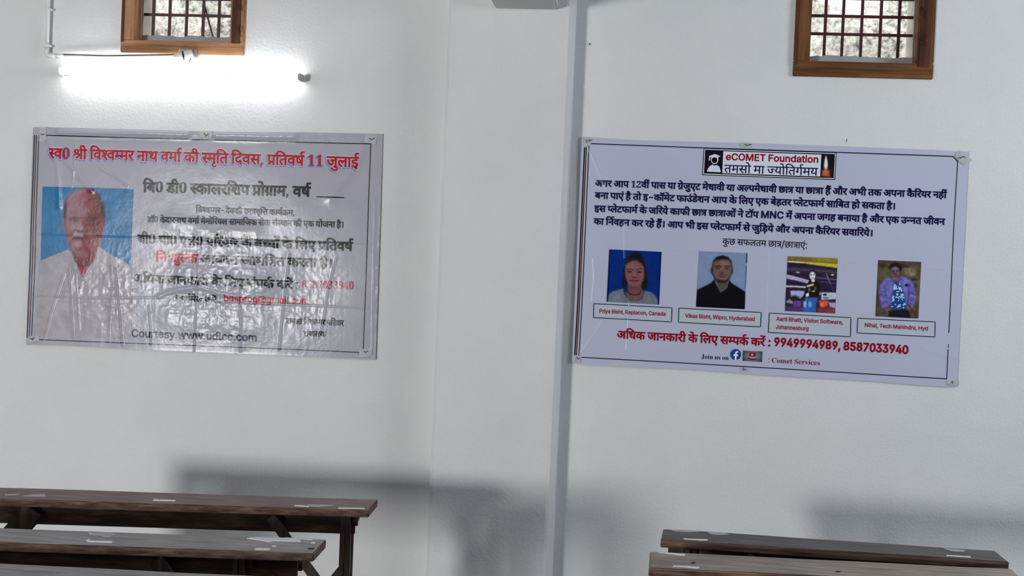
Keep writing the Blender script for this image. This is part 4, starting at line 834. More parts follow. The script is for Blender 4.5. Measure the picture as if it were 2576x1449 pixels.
def fill(loops, step=0.0):
    """loops of one shape in the plane -> verts, triangles (non-zero winding); step adds inner points so that the print follows the sheet"""
    pts, edges = [], []
    for p in loops:
        n = len(pts)
        pts += [Vector((x * 1000, y * 1000)) for x, y in p]
        edges += [(n + i, n + (i + 1) % len(p)) for i in range(len(p))]
    if step:
        xs, ys = [p.x / 1000 for p in pts], [p.y / 1000 for p in pts]
        x = min(xs) + step / 2
        while x < max(xs):
            y = min(ys) + step / 2
            while y < max(ys):
                if inside((x, y), loops[0]):
                    pts.append(Vector((x * 1000, y * 1000)))
                y += step
            x += step
    vs, _, fs, _, _, _ = delaunay_2d_cdt(pts, edges, [], 1, 1e-4)
    V = [(v.x / 1000, v.y / 1000) for v in vs]
    T = []
    L = [np.array(p) for p in loops]
    if fs:
        C = np.array([np.mean([V[i] for i in f], 0) for f in fs])
        w = np.zeros(len(C))
        for p in L:
            q = np.roll(p, -1, 0)
            for (x0, y0), (x1, y1) in zip(p, q):
                up = (y0 <= C[:, 1]) & (y1 > C[:, 1])
                dn = (y0 > C[:, 1]) & (y1 <= C[:, 1])
                left = (x1 - x0) * (C[:, 1] - y0) - (C[:, 0] - x0) * (y1 - y0)
                w += (up & (left > 0)).astype(int) - (dn & (left < 0)).astype(int)
        T = [tuple(f) for f, k in zip(fs, w) if abs(k) > .5]
    return V, T


def seg_dist(X, Z, pts):
    d = np.full(X.shape, 1e9)
    for (x0, z0), (x1, z1) in zip(pts[:-1], pts[1:]):
        vx, vz = x1 - x0, z1 - z0
        L = vx * vx + vz * vz + 1e-12
        t = np.clip(((X - x0) * vx + (Z - z0) * vz) / L, 0, 1)
        d = np.minimum(d, np.hypot(X - x0 - t * vx, Z - z0 - t * vz))
    return d


def vnoise(X, Z, s, seed):
    """smooth value noise"""
    x, z = X * s, Z * s
    xi, zi = np.floor(x).astype(int), np.floor(z).astype(int)
    fx, fz = x - xi, z - zi
    fx, fz = fx * fx * (3 - 2 * fx), fz * fz * (3 - 2 * fz)

    def hsh(a, b):
        q = np.sin(a * 127.1 + b * 311.7 + seed * 74.7) * 43758.5453
        return q - np.floor(q)
    return (hsh(xi, zi) * (1 - fx) + hsh(xi + 1, zi) * fx) * (1 - fz) + (hsh(xi, zi + 1) * (1 - fx) + hsh(xi + 1, zi + 1) * fx) * fz


YP = -0.010                                      # mean plane of the banners, 1 cm off the wall


def P2(px, py):
    q = W(px, py, YP)
    return (q[0], q[2])


def vinyl(name, c=None, attr=None, rough=0.21):
    """printed flex sheet: one gloss and one set of fine ripples for all inks"""
    m, nt, b = new_mat(name)
    if attr:
        a = nt.nodes.new('ShaderNodeVertexColor')
        a.layer_name = attr
        nt.links.new(a.outputs['Color'], b.inputs['Base Color'])
    else:
        b.inputs['Base Color'].default_value = c
    b.inputs['Roughness'].default_value = rough
    b.inputs['Specular IOR Level'].default_value = 0.19
    g = nt.nodes.new('ShaderNodeNewGeometry')
    mp = nt.nodes.new('ShaderNodeMapping')
    mp.inputs['Scale'].default_value = (1, 0.2, 1)
    nt.links.new(g.outputs['Position'], mp.inputs['Vector'])
    p = bump(nt, b, noise(nt, 16, 3, .5, mp.outputs['Vector']), RIP[0], 0.010)
    p = bump(nt, b, noise(nt, 70, 4, .6, mp.outputs['Vector']), RIP[1], 0.003, p)
    wv = nt.nodes.new('ShaderNodeTexWave')
    wv.bands_direction = 'Z'
    wv.inputs['Scale'].default_value = 105
    wv.inputs['Distortion'].default_value = 0.6
    nt.links.new(g.outputs['Position'], wv.inputs['Vector'])
    bump(nt, b, wv.outputs['Fac'], 0.04, 0.0006, p)
    return m


class Banner:
    def __init__(self, label, corners_top, corners_bot, creases, bulges, seed, crumple=()):
        """corners_top / corners_bot: edge points (px) left to right"""
        self.top, self.bot = [P2(*p) for p in corners_top], [P2(*p) for p in corners_bot]
        self.creases = [([P2(*p) for p in c[0]], c[1], c[2]) for c in creases]
        self.bulges = [([P2(*p) for p in c[0]], c[1], c[2]) for c in bulges]
        self.seed = seed
        self.crumple = [(P2(*c[0]), c[1], c[2], c[3]) for c in crumple]
        x = (self.bot[0][0] + self.bot[-1][0]) / 2
        self.root = empty('banner', (x, 0, min(p[1] for p in self.bot)), label, 'banner', 'printed banners nailed to the wall')

    def h(self, X, Z):
        X, Z = np.asarray(X, float), np.asarray(Z, float)
        r = 0.0085 + .0060 * (vnoise(X, Z, 3.1, self.seed) - .5) + .0014 * (vnoise(X, Z, 9.0, self.seed + 3) - .5)
        for (cx, cz), rx, rz, a in self.crumple:
            k = np.exp(-((X - cx) / rx) ** 2 - ((Z - cz) / rz) ** 2) * a
            r = r + k * ((1 - np.abs(2 * vnoise(X, Z, 26, self.seed + 7) - 1)) + .5 * (1 - np.abs(2 * vnoise(X, Z, 55, self.seed + 9) - 1)) - .7)
        for pts, a, w in self.creases:
            d = seg_dist(X, Z, pts)
            r = r + .45 * a * np.exp(-(d / (.62 * w)) ** 2)
        for pts, a, w in self.bulges:
            d = seg_dist(X, Z, pts)
            r = r + .5 * a * np.exp(-(d / w) ** 2)
        return np.maximum(r, .002)

    def finish(self, name, V2, F_, mats, lift=0.0, mi=None, parent=None, cols=None):
        V2 = np.asarray(V2, float)
        X, Z = V2[:, 0], V2[:, 1]
        H = self.h(X, Z)
        e = .0015
        gx = (self.h(X + e, Z) - self.h(X - e, Z)) / (2 * e)
        gz = (self.h(X, Z + e) - self.h(X, Z - e)) / (2 * e)
        par = parent or self.root
        off, p = np.zeros(3), par
        while p is not None:
            off += np.array(p.location)
            p = p.parent
        co = np.stack([X, -(H + lift), Z], 1) - off
        me = bpy.data.meshes.new(name)
        me.from_pydata(co.tolist(), [], [tuple(f) for f in F_])
        for m in (mats if isinstance(mats, list) else [mats]):
            me.materials.append(m)
        if mi is not None:
            me.polygons.foreach_set('material_index', mi)
        # make every face look towards the room
        bm = bmesh.new()
        bm.from_mesh(me)
        bm.normal_update()
        fl = [f for f in bm.faces if f.normal.y > 0]
        if fl:
            bmesh.ops.reverse_faces(bm, faces=fl)
        bm.to_mesh(me)
        bm.free()
        me.polygons.foreach_set('use_smooth', [True] * len(me.polygons))
        N = np.stack([-gx, -np.ones_like(gx), -gz], 1)
        N /= np.linalg.norm(N, axis=1)[:, None]
        if len(me.vertices) == len(N):
            me.normals_split_custom_set_from_vertices(N.tolist())
        if cols is not None:
            at = me.color_attributes.new('print', 'FLOAT_COLOR', 'POINT')
            at.data.foreach_set('color', np.concatenate([cols, np.ones((len(cols), 1))], 1).astype(np.float32).ravel())
        me.update()
        o = bpy.data.objects.new(name, me)
        COL.objects.link(o)
        o.parent = par
        return o

    def edge(self, which, t):
        pts = which
        # interpolate the edge polyline by x fraction
        xs = np.array([p[0] for p in pts])
        zs = np.array([p[1] for p in pts])
        x = xs[0] + (xs[-1] - xs[0]) * t
        return x, np.interp(x, xs, zs)

    def sheet(self, mat, nu=540, nv=330):
        t = np.linspace(0, 1, nu + 1)
        tx, tz = self.edge(self.top, t)
        bx_, bz2 = self.edge(self.bot, t)
        s = np.linspace(0, 1, nv + 1)
        X = bx_[:, None] * (1 - s) + tx[:, None] * s
        Z = bz2[:, None] * (1 - s) + tz[:, None] * s
        n = nv + 1
        F_ = [(i * n + j, (i + 1) * n + j, (i + 1) * n + j + 1, i * n + j + 1) for i in range(nu) for j in range(nv)]
        return self.finish('sheet', np.stack([X.ravel(), Z.ravel()], 1), F_, mat)

    def text(self, name, key, left, right, h_px, mat, cap=622, head=True, bold=0.0, lift=.0013, shift=(0, 0), parent=None, extra=()):
        """one printed line between two photo points; head: the points lie on the top line, else on the foot line"""
        P0, P1 = np.array(P2(*left)), np.array(P2(*right))
        hm = np.linalg.norm(np.array(P2(left[0], left[1] + h_px)) - P0)
        u = (P1 - P0) / np.linalg.norm(P1 - P0)
        v = np.array([-u[1], u[0]])
        recs = []
        for t in LINES[key].split():
            q = [int(a) for a in t.split(':')]
            recs.append((q[0], q[1], q[2] if len(q) > 2 else 0))
        xs = [x + p[0] for g, x, y in recs for c in GL[g] for p in c]
        x0, x1 = min(xs), max(xs)
        sx, sy = np.linalg.norm(P1 - P0) / (x1 - x0), hm / cap
        V, T = [], []
        for g, x, y in recs:
            loops = []
            for c in GL[g]:
                q = [((x + a - x0) * sx, (y + b - (cap if head else 0)) * sy) for a, b in c]
                loops.append(dense(grow(q, (bold if g not in HEAVY else bold * .12) * sy), .006))
            vv, tt = fill(loops)
            n = len(V)
            V += vv
            T += [(n + a, n + b, n + c) for a, b, c in tt]
        V = np.array(V)
        sh = np.array(P2(left[0] + shift[0], left[1] + shift[1])) - P0
        W2_ = P0 + sh + V[:, :1] * u + V[:, 1:] * v
        return self.finish(name, W2_, T, mat, lift, parent=parent)

    def ribbon(self, acc, pts, w_px, mi=0):
        """adds a printed rule along photo points to acc = [verts, faces, material indices]"""
        q = [np.array(P2(*p)) for p in pts]
        wm = np.linalg.norm(np.array(P2(pts[0][0] + w_px, pts[0][1])) - q[0])
        path = []
        for a, b in zip(q[:-1], q[1:]):
            k = max(1, int(np.linalg.norm(b - a) / .008))
            path += [a + (b - a) * i / k for i in range(k)]
        path.append(q[-1])
        n = len(acc[0])
        for i, p in enumerate(path):
            d = path[min(i + 1, len(path) - 1)] - path[max(i - 1, 0)]
            d = d / (np.linalg.norm(d) + 1e-9)
            s = np.array([-d[1], d[0]]) * wm / 2
            acc[0] += [p + s, p - s]
        for i in range(len(path) - 1):
            acc[1].append((n + 2 * i, n + 2 * i + 1, n + 2 * i + 3, n + 2 * i + 2))
            acc[2].append(mi)

    def patch(self, acc, pts, mi=0, step=.008):
        """adds a filled printed shape"""
        q = dense([P2(*p) for p in pts], step)
        if area2(q) > 0:
            q = q[::-1]
        vv, tt = fill([q], step * .75)
        n = len(acc[0])
        acc[0] += [np.array(p) for p in vv]
        acc[1] += [(n + a, n + b, n + c) for a, b, c in tt]
        acc[2] += [mi] * len(tt)

    def tape(self, pts, nail, mat, thick=.004):
        """folded pad that holds the sheet, with the bent nail through it"""
        q = [P2(*p) for p in pts]
        if area2(q) < 0:
            q = q[::-1]
        c = np.mean(np.array(q), 0)
        hq = float(self.h(np.array([c[0]]), np.array([c[1]]))[0])
        hh = [float(self.h(np.array([a]), np.array([b]))[0]) + .0004 for a, b in q]
        m_ = MB()
        k = len(q)
        rr = random.Random(int(pts[0][0]))
        mid = [(c[0] + (a - c[0]) * .62, c[1] + (b - c[1]) * .62) for a, b in q]
        m_.v = [(a, -(hh[i]), b) for i, (a, b) in enumerate(q)] + [(a, -(hh[i] + thick * rr.uniform(.5, 1.0)), b) for i, (a, b) in enumerate(q)] + \
               [(a, -(hq + thick * rr.uniform(.9, 1.7)), b) for a, b in mid] + [(c[0], -(hq + thick * .9), c[1])]
        for i in range(k):
            j = (i + 1) % k
            m_.f += [(i, j, k + j, k + i), (k + i, k + j, 2 * k + j, 2 * k + i), (2 * k + i, 2 * k + j, 3 * k)]
        m_.f.append(tuple(range(k - 1, -1, -1)))
        m_.mi = [0] * len(m_.f)
        t = m_.build('fixing_pad', mat, self.root)
        if nail:
            n_ = MB()
            yb = -(hq + thick + .003)
            n_.tube([(P2(a, b)[0], yb, P2(a, b)[1]) for a, b in nail], .0016, 8)
            o = n_.build('nail', NAILM, self.root)
            o.parent = t
            o.location = (0, 0, 0)
        return t


# ---------------------------------------------------------------- printed photographs, painted point by point
def sdf(px, py, poly):
    d = np.full(px.shape, 1e18)
    s = np.ones(px.shape)
    n = len(poly)
    for i in range(n):
        ax, ay = poly[i]
        bx2, by2 = poly[i - 1]
        ex, ey = bx2 - ax, by2 - ay
        wx, wy = px - ax, py - ay
        t = np.clip((wx * ex + wy * ey) / (ex * ex + ey * ey + 1e-9), 0, 1)
        d = np.minimum(d, (wx - ex * t) ** 2 + (wy - ey * t) ** 2)
        c1, c2, c3 = py >= ay, py < by2, ex * wy > ey * wx
        flip = (c1 & c2 & c3) | (~c1 & ~c2 & ~c3)
        s = np.where(flip, -s, s)
    return s * np.sqrt(d)


def ell(cx, cy, rx, ry, n=20):
    return [(cx + rx * math.cos(2 * math.pi * i / n), cy + ry * math.sin(2 * math.pi * i / n)) for i in range(n)]


def line(pts, w):
    """closed outline round a stroke"""
    a, b = [], []
    for i, p in enumerate(pts):
        d = (pts[min(i + 1, len(pts) - 1)][0] - pts[max(i - 1, 0)][0], pts[min(i + 1, len(pts) - 1)][1] - pts[max(i - 1, 0)][1])
        L = math.hypot(*d) or 1
        n = (-d[1] / L * w / 2, d[0] / L * w / 2)
        a.append((p[0] + n[0], p[1] + n[1]))
        b.append((p[0] - n[0], p[1] - n[1]))
    return a + b[::-1]


KL = [0.52]                                       # daylight level on the banners: print colour = seen colour / KL


def c3(c):
    return np.array(rgb(*c, k=KL[0])[:3])


def paint(px, py, bgc, layers):
    out = np.tile(c3(bgc), px.shape + (1,))
    for poly, c, blur, op in layers:
        a = 1 / (1 + np.exp(np.clip(sdf(px, py, poly) / (blur * .45 + 1e-6), -40, 40))) * op
        out = out * (1 - a[..., None]) + c3(c) * a[..., None]
    return out


def mottled(px, py, out, s, amt, seed):
    n = vnoise(px, py, s, seed) - .5 + .5 * (vnoise(px, py, s * 2.3, seed + 5) - .5)
    return np.clip(out * (1 + amt * n[..., None]), 0, 1)


def photo(bn, name, quad, crop, layers, bgc, mat, nx=110, ny=120, mott=(.03, .3), label=None, keep=None, parent=None, post=None, lift=.0010):
    """quad TL TR BR BL in photo pixels; layers are drawn in the zoomed crop (x0, y0, scale)"""
    (tl, tr, br, bl) = [np.array(q, float) for q in quad]
    u, v = np.meshgrid(np.linspace(0, 1, nx + 1), np.linspace(0, 1, ny + 1), indexing='ij')
    Q = (tl * (1 - u[..., None]) + tr * u[..., None]) * (1 - v[..., None]) + (bl * (1 - u[..., None]) + br * u[..., None]) * v[..., None]
    px, py = (Q[..., 0] - crop[0]) * crop[2], (Q[..., 1] - crop[1]) * crop[2]
    out = mottled(px, py, paint(px, py, bgc, layers), mott[0], mott[1], 3)
    if post is not None:
        out = post(px, py, out)
    n = ny + 1
    F_ = [(i * n + j, i * n + j + 1, (i + 1) * n + j + 1, (i + 1) * n + j) for i in range(nx) for j in range(ny)]
    if keep is not None:
        k = keep(px, py).ravel()
        F_ = [f for f in F_ if k[f[0]] and k[f[1]] and k[f[2]] and k[f[3]]]
    Qf = Q.reshape(-1, 2)
    d0 = np.array([W(a, b, YP) for a, b in Qf])
    o = bn.finish(name, d0[:, [0, 2]], F_, mat, lift, cols=out.reshape(-1, 3), parent=parent)
    if label:
        o['label'] = label
    return o

RIP = (0.09, 0.08)
FLEXB = vinyl('flex_sheet_lilac', rgb(158, 161, 180, k=.62), rough=.22)
INK_BK = vinyl('print_black', rgb(16, 20, 22, k=KL[0]))
INK_NV = vinyl('print_navy', rgb(18, 18, 52, k=KL[0]))
INK_RED = vinyl('print_red', rgb(132, 5, 26, k=KL[0]))
INK_DR = vinyl('print_dark_red', rgb(112, 8, 24, k=KL[0]))
INK_DR2 = vinyl('print_very_dark_red', rgb(52, 4, 16, k=KL[0]))
INK_RED2 = vinyl('print_bright_red', rgb(146, 20, 24, k=KL[0]))
INK_MAG = vinyl('print_maroon', rgb(118, 22, 52, k=KL[0]))
INK_WH = vinyl('print_white', rgb(205, 203, 210, k=KL[0]))
INK_SH = vinyl('print_blue_shadow', rgb(92, 98, 158, k=KL[0]))
INK_PALE = vinyl('print_pale_grey', rgb(172, 176, 186, k=KL[0]))
INK_BOX = vinyl('print_caption_grey', rgb(144, 152, 161, k=KL[0]))
INK_OR = vinyl('print_brown_rule', rgb(150, 110, 95, k=KL[0]))
INK_BLK2 = vinyl('print_logo_black', rgb(16, 14, 22, k=KL[0]))
INK_FB = vinyl('print_blue', rgb(24, 52, 116, k=KL[0]))
INK_YT = vinyl('print_button_red', rgb(126, 20, 36, k=KL[0]))
PRINT = vinyl('print_photo', attr='print')
PAD = flat_mat('folded_paper_pad', (.50, .50, .52, 1), 0.5)


def rules(bn, name, items, mats, lift=.0012):
    acc = [[], [], []]
    for pts, w, mi in items:
        bn.ribbon(acc, pts, w, mi)
    return bn.finish(name, acc[0], acc[1], mats, lift, acc[2])


def shapes(bn, name, items, mats, lift=.0010, parent=None):
    acc = [[], [], []]
    for pts, mi in items:
        bn.patch(acc, pts, mi)
    return bn.finish(name, acc[0], acc[1], mats, lift, acc[2], parent)


KL[0] = 0.82                                     # the left banner also stands in the tube's light
FLEX = vinyl('flex_sheet_white', rgb(163, 162, 174, k=KL[0]), rough=.20)
# ================================================================ left banner
A = Banner('left banner with a large portrait of a white-haired man in a white shirt',
           [(83, 320), (98, 319.5), (180, 321.5), (340, 325.5), (560, 331.5), (760, 332.5), (963, 336.5)],
           [(65, 867), (110, 869), (165, 870), (300, 877.5), (520, 887.5), (760, 896.5), (945, 905.5)],
           [  # sharp fold lines (px path, height, width)
            ([(98, 590), (300, 596), (500, 600), (700, 606), (935, 615)], .0018, .006),
            ([(85, 742), (240, 750), (430, 748), (560, 757), (700, 765), (925, 775)], .0018, .008),
            ([(172, 676), (177, 740), (181, 800), (184, 850)], .0055, .006),
            ([(190, 690), (196, 760), (200, 830)], .0022, .006),
            ([(278, 668), (281, 720), (276, 790), (272, 860)], .0035, .006),
            ([(290, 676), (296, 740), (303, 810), (308, 868)], .0055, .0065),
            ([(496, 640), (497, 720), (492, 800), (488, 884)], .0045, .006),
            ([(374, 770), (380, 830), (380, 868)], .0030, .007),
            ([(600, 740), (606, 800), (604, 884)], .0040, .008),
            ([(728, 640), (722, 690), (710, 790), (702, 880)], .0055, .0075),
            ([(846, 650), (826, 720), (815, 800), (802, 850)], .0040, .007),
            ([(400, 745), (450, 728), (500, 722), (560, 740), (600, 748)], .0080, .018),
            ([(500, 600), (530, 606), (620, 612), (700, 618)], .0045, .010),
            ([(190, 360), (184, 450), (180, 470)], .0022, .006),
            ([(250, 425), (290, 445), (320, 468)], .0030, .008),
            ([(936, 880), (938, 800), (941, 640), (944, 500)], .0050, .006),
            ([(108, 860), (130, 780), (160, 690)], .0035, .008)],
           [  # soft swellings
            ([(150, 332), (330, 334), (470, 338)], .0150, .018),
            ([(545, 340), (640, 342), (740, 343)], .0140, .018),
            ([(118, 352), (160, 400), (230, 480)], .0040, .012),
            ([(120, 350), (145, 420), (150, 520)], .0035, .012),
            ([(915, 365), (890, 420), (830, 500)], .0050, .022),
            ([(470, 690), (560, 715), (660, 720)], .0090, .060),
            ([(430, 800), (560, 815), (650, 815)], .0060, .060),
            ([(430, 560), (520, 580), (640, 585)], .0050, .040),
            ([(300, 887), (520, 896), (760, 905)], .0050, .015)], 11,
           [((545, 740), .30, .20, .0022), ((540, 600), .16, .05, .0020), ((290, 740), .10, .20, .0012), ((200, 720), .08, .16, .0010), ((790, 760), .14, .22, .0008), ((955, 650), .03, .4, .0016), ((500, 335), .8, .03, .0010)])
A.sheet(FLEX)
rules(A, 'border_line', [
    ([(116, 340.3), (330, 347), (560, 353), (760, 358), (932.5, 361.8)], 2.3, 0),
    ([(932.5, 361), (928, 480), (921, 700), (914, 878)], 1.9, 0),
    ([(98, 854.5), (330, 863.5), (560, 872), (760, 880), (905, 886.5)], 2.2, 0),
    ([(87, 340), (82, 480), (74, 700), (67.5, 850)], 2.4, 0),
    ([(92, 340), (87, 480), (79.5, 700), (73, 846)], 1.9, 1),
    ([(97.8, 340), (93, 480), (85.5, 700), (79, 845)], 1.7, 0)], [INK_BK, INK_DR2])
# headline: blue drop shadow, white outline, red letters
hl, hr = (124, 373.6), (902.5, 396)
A.text('heading_shadow', 'l1', hl, hr, 24, INK_SH, bold=56, lift=.0009, shift=(-2.2, 2.8))
A.text('heading_outline', 'l1', hl, hr, 24, INK_WH, bold=58, lift=.0014)
A.text('heading_text', 'l1', hl, hr, 24, INK_RED, bold=36, lift=.0020)
A.text('text_line', 'l2', (360, 459), (781, 470.5), 23.5, INK_BK, bold=40)
rules(A, 'blank_rule', [([(795.7, 495), (830, 496), (866, 497)], 3.0, 0)], [INK_BK])
A.text('text_line', 'l3', (492.3, 520.5), (741, 529), 13.0, INK_BK, bold=32)
A.text('text_line', 'l4', (370.6, 545.3), (863.5, 558.6), 13.6, INK_BK, bold=32)
A.text('text_line', 'l5', (346, 591), (887.5, 609.8), 20.5, INK_BK, bold=40)
tag(A.text('text_line', 'l6a', (391, 637.5), (497, 640.5), 20, INK_RED2, bold=34), 'red word in the invitation line')
A.text('text_line', 'l6b', (505, 641.5), (834.5, 652.8), 20, INK_BK, bold=40)
A.text('text_line', 'l7', (335, 690.5), (749.5, 707.5), 19, INK_BK, bold=34)
tag(A.text('phone_number', 'l7n', (758.5, 724.6), (889.8, 728.2), 20, INK_RED, cap=724, head=False, bold=8), 'red telephone number')
A.text('text_line', 'l8', (441, 742.5), (555, 749.5), 13.5, INK_BK, bold=30)
tag(A.text('email_address', 'l8e', (564, 758.2), (775, 765.8), 17.5, INK_RED2, cap=728, head=False, bold=14), 'red e-mail address')
A.text('text_line', 'l9', (720.8, 801), (865.5, 806.3), 13, INK_BK, bold=32)
A.text('text_line', 'l10', (763, 833), (820, 834.5), 12.5, INK_BK, bold=32)
tag(A.text('courtesy_line', 'l11', (331.3, 847.3), (644.7, 858.6), 19, INK_NV, cap=728, head=False, bold=26), 'navy web address line')

SK, SK2 = (116, 44, 56), (146, 112, 120)
man = [
    ([(365, 300), (400, 220), (480, 140), (560, 90), (640, 70), (720, 78), (800, 110), (870, 180), (920, 270), (942, 380), (945, 480), (940, 600), (915, 690), (890, 770), (860, 860), (850, 960), (800, 1060), (720, 1180), (620, 1340), (560, 1200), (480, 1000), (440, 870), (415, 800), (388, 720), (375, 620), (365, 520), (358, 420)], SK, 10, 1),
    ([(400, 250), (500, 150), (620, 130), (600, 260), (690, 390), (640, 480), (620, 600), (640, 700), (500, 740), (480, 850), (560, 900), (500, 960), (450, 900), (420, 750), (376, 560)], SK2, 45, .85),
    ([(560, 150), (700, 120), (720, 260), (640, 340), (560, 300)], (140, 70, 82), 50, .6),
    ([(730, 140), (840, 170), (890, 300), (905, 480), (880, 650), (830, 740), (720, 690), (740, 560), (700, 450), (700, 300)], (104, 26, 22), 40, .85),
    ([(700, 270), (780, 300), (790, 420), (720, 430)], (132, 46, 26), 40, .7),
    ([(600, 480), (680, 470), (700, 560), (650, 640), (620, 560)], (116, 50, 26), 30, .7),
    ([(368, 300), (400, 230), (410, 300), (395, 420), (388, 500), (366, 480)], (40, 28, 48), 14, .95),
    ([(770, 100), (850, 150), (910, 250), (940, 370), (944, 480), (905, 480), (880, 380), (850, 260), (800, 180)], (44, 22, 30), 22, .95),
    ([(440, 190), (560, 95), (700, 80), (640, 130), (520, 170), (420, 260)], (150, 130, 150), 25, .7),
    ([(440, 500), (500, 474), (600, 490), (600, 512), (500, 500)], (84, 30, 48), 14, .8),
    ([(650, 490), (720, 470), (860, 478), (880, 505), (740, 500)], (80, 20, 30), 14, .8),
    (ell(505, 525, 62, 22), (74, 26, 46), 16, .9), (ell(486, 530, 9, 11), (190, 150, 160), 6, .7),
    (ell(755, 518, 72, 26), (62, 14, 26), 18, .9), (ell(726, 516, 8, 9), (150, 90, 100), 6, .6),
    ([(480, 600), (540, 570), (520, 640), (490, 690)], (170, 140, 150), 25, .6),
    ([(460, 690), (520, 640), (545, 660), (500, 720), (470, 760)], (112, 34, 54), 16, .7),
    (ell(600, 676, 52, 17), (70, 18, 40), 12, .85), (ell(592, 628, 38, 34), (176, 150, 158), 24, .7),
    ([(476, 750), (520, 690), (600, 715), (640, 720), (640, 765), (560, 752)], (178, 160, 160), 12, .9),
    ([(640, 768), (645, 722), (700, 700), (750, 696), (850, 765)], (146, 84, 72), 14, .85),
    (line([(494, 778), (600, 768), (720, 772), (890, 776)], 22), (62, 12, 36), 10, .95),
    (ell(600, 812, 60, 16), (140, 44, 74), 14, .7),
    (ell(552, 850, 66, 48), (156, 132, 138), 22, .9),
    ([(640, 810), (800, 800), (840, 860), (760, 960), (650, 940)], (134, 34, 56), 30, .8),
    ([(490, 900), (560, 930), (700, 1000), (640, 1060), (540, 1030)], (150, 120, 128), 26, .6),
    (line([(500, 890), (540, 940), (600, 930)], 18), (96, 36, 62), 12, .6),
    ([(560, 1180), (620, 1190), (700, 1180), (620, 1340)], (164, 42, 76), 16, .8),
    # shirt, collar and folds
    ([(20, 1094), (110, 1060), (200, 1020), (330, 970), (425, 935), (455, 960), (480, 1010), (520, 1130), (560, 1200), (620, 1350), (690, 1250), (740, 1170), (800, 1060), (845, 900), (870, 905), (930, 950), (1050, 1020), (1200, 1100), (1305, 1165), (1330, 1440), (1310, 2200), (-50, 2200)], (160, 156, 163), 7, 1),
    ([(455, 1000), (500, 1120), (620, 1345), (600, 1420), (500, 1280), (440, 1120)], (146, 140, 148), 18, .6),
    ([(850, 960), (900, 1000), (760, 1250), (640, 1400), (700, 1240), (800, 1080)], (170, 164, 172), 18, .6),
    (line([(620, 1350), (640, 1600), (660, 2150)], 14), (144, 138, 146), 10, .6),
    (ell(588, 1468, 20, 16), (110, 98, 112), 6, .8),
    (line([(120, 1150), (70, 1500), (40, 1900)], 40), (146, 140, 150), 40, .6),
    (line([(1080, 1120), (1060, 1400), (1090, 2000)], 24), (150, 145, 152), 24, .5),
]
blueq = [(68, 45), (1342, 82), (1297, 1165), (28, 1092)]
mansil = [p for p in man[-7][0]]


def keep_man(px, py):
    return (sdf(px, py, blueq) < 0) | (sdf(px, py, mansil) < 0) | (sdf(px, py, man[0][0]) < 0)


def blue_grain(px, py, out):
    return out


photo(A, 'portrait_photo', [(84, 466), (345, 472), (329, 853), (72, 845)], (95, 460, 5.572), man, (44, 112, 160), PRINT, 200, 270, (.012, .22),
      'printed portrait of a balding man with grey moustache before a blue ground', keep_man)
for pts, nail in (([(99, 319), (117, 319.5), (116, 337), (118, 353), (112, 357), (98, 356), (99, 337)], [(104, 337), (109, 339.5), (113, 337)]),
                  ([(500, 329), (533, 330), (535, 341), (531, 349), (516, 351), (502, 348)], [(515, 336), (519, 343), (525, 337)]),
                  ([(918, 339), (949, 341), (946, 362), (934, 361), (917, 359)], [(929, 347.5), (935.5, 352), (942, 347)]),
                  ([(66, 853), (80, 845), (97, 844), (99.5, 858.5), (72, 868.5)], [(76, 850), (83, 855), (85, 849)]),
                  ([(905, 877.5), (936, 878.5), (936, 893), (928, 900), (903.5, 898)], [(916, 882.5), (921, 886.5), (927, 882)])):
    A.tape(pts, nail, PAD)

KL[0] = 0.60
# ================================================================ right banner
B = Banner('right banner with four small portrait photographs in a row',
           [(1464, 344), (1500, 345.5), (1560, 350.5), (1640, 353.5), (1736, 355.9), (1930, 360.8), (2187, 370.6), (2438, 381)],
           [(1439, 911), (1465, 914.5), (1490, 918.5), (1561, 920.5), (1771, 931), (1928, 943.5), (2081, 952.6), (2189, 958.5), (2330, 970), (2408, 974)],
           [([(1480, 370), (1500, 415), (1522, 470)], .0075, .007),
            ([(1572, 560), (1570, 600), (1572, 650)], .0060, .006),
            ([(1493, 650), (1496, 700), (1490, 760)], .0040, .012),
            ([(1583, 760), (1581, 800), (1576, 880)], .0030, .006),
            ([(1938, 470), (1936, 600), (1932, 760), (1922, 900)], .0034, .006),
            ([(1470, 605), (1700, 628), (1930, 645), (2200, 664), (2420, 680)], .0016, .006),
            ([(2408, 900), (2330, 880), (2290, 850)], .0030, .020),
            ([(1460, 890), (1490, 850), (1520, 800)], .0040, .010),
            ([(1682, 660), (1680, 720), (1682, 780)], .0018, .006)],
           [([(1560, 355), (1640, 357)], .0040, .015),
            ([(1561, 918), (1771, 930), (1928, 942), (2189, 957)], .0050, .016),
            ([(1700, 480), (1760, 700), (1700, 860)], .0040, .080),
            ([(2150, 460), (2200, 640), (2180, 880)], .0040, .080)], 29)
B.sheet(FLEXB)
rules(B, 'border_line', [
    ([(1487, 361.5), (1770, 372), (2100, 383), (2398, 393.6)], 2.5, 0),
    ([(2397, 393.3), (2409.5, 406)], 2.4, 0),
    ([(2409.3, 405), (2400, 560), (2391, 760), (2387, 838)], 2.0, 0),
    ([(2386, 866), (2385.5, 875)], 1.6, 0), ([(2385, 879), (2381.5, 953.5)], 2.0, 0),
    ([(1464, 898.7), (1700, 912), (1930, 925.5), (2382, 953)], 2.3, 0),
    ([(1470.6, 371), (1463, 540), (1453.5, 760), (1445.8, 893.5)], 2.9, 0),
    ([(1473.2, 371), (1465.6, 540), (1456.1, 760), (1448.2, 893.5)], 1.5, 1),
    ([(1475.3, 369), (1467.7, 540), (1458.2, 760), (1450.2, 893.5)], 1.9, 0),
    ([(1481.5, 367), (1474, 540), (1464.2, 760), (1456.4, 895)], 2.1, 0)], [INK_BK, INK_OR])
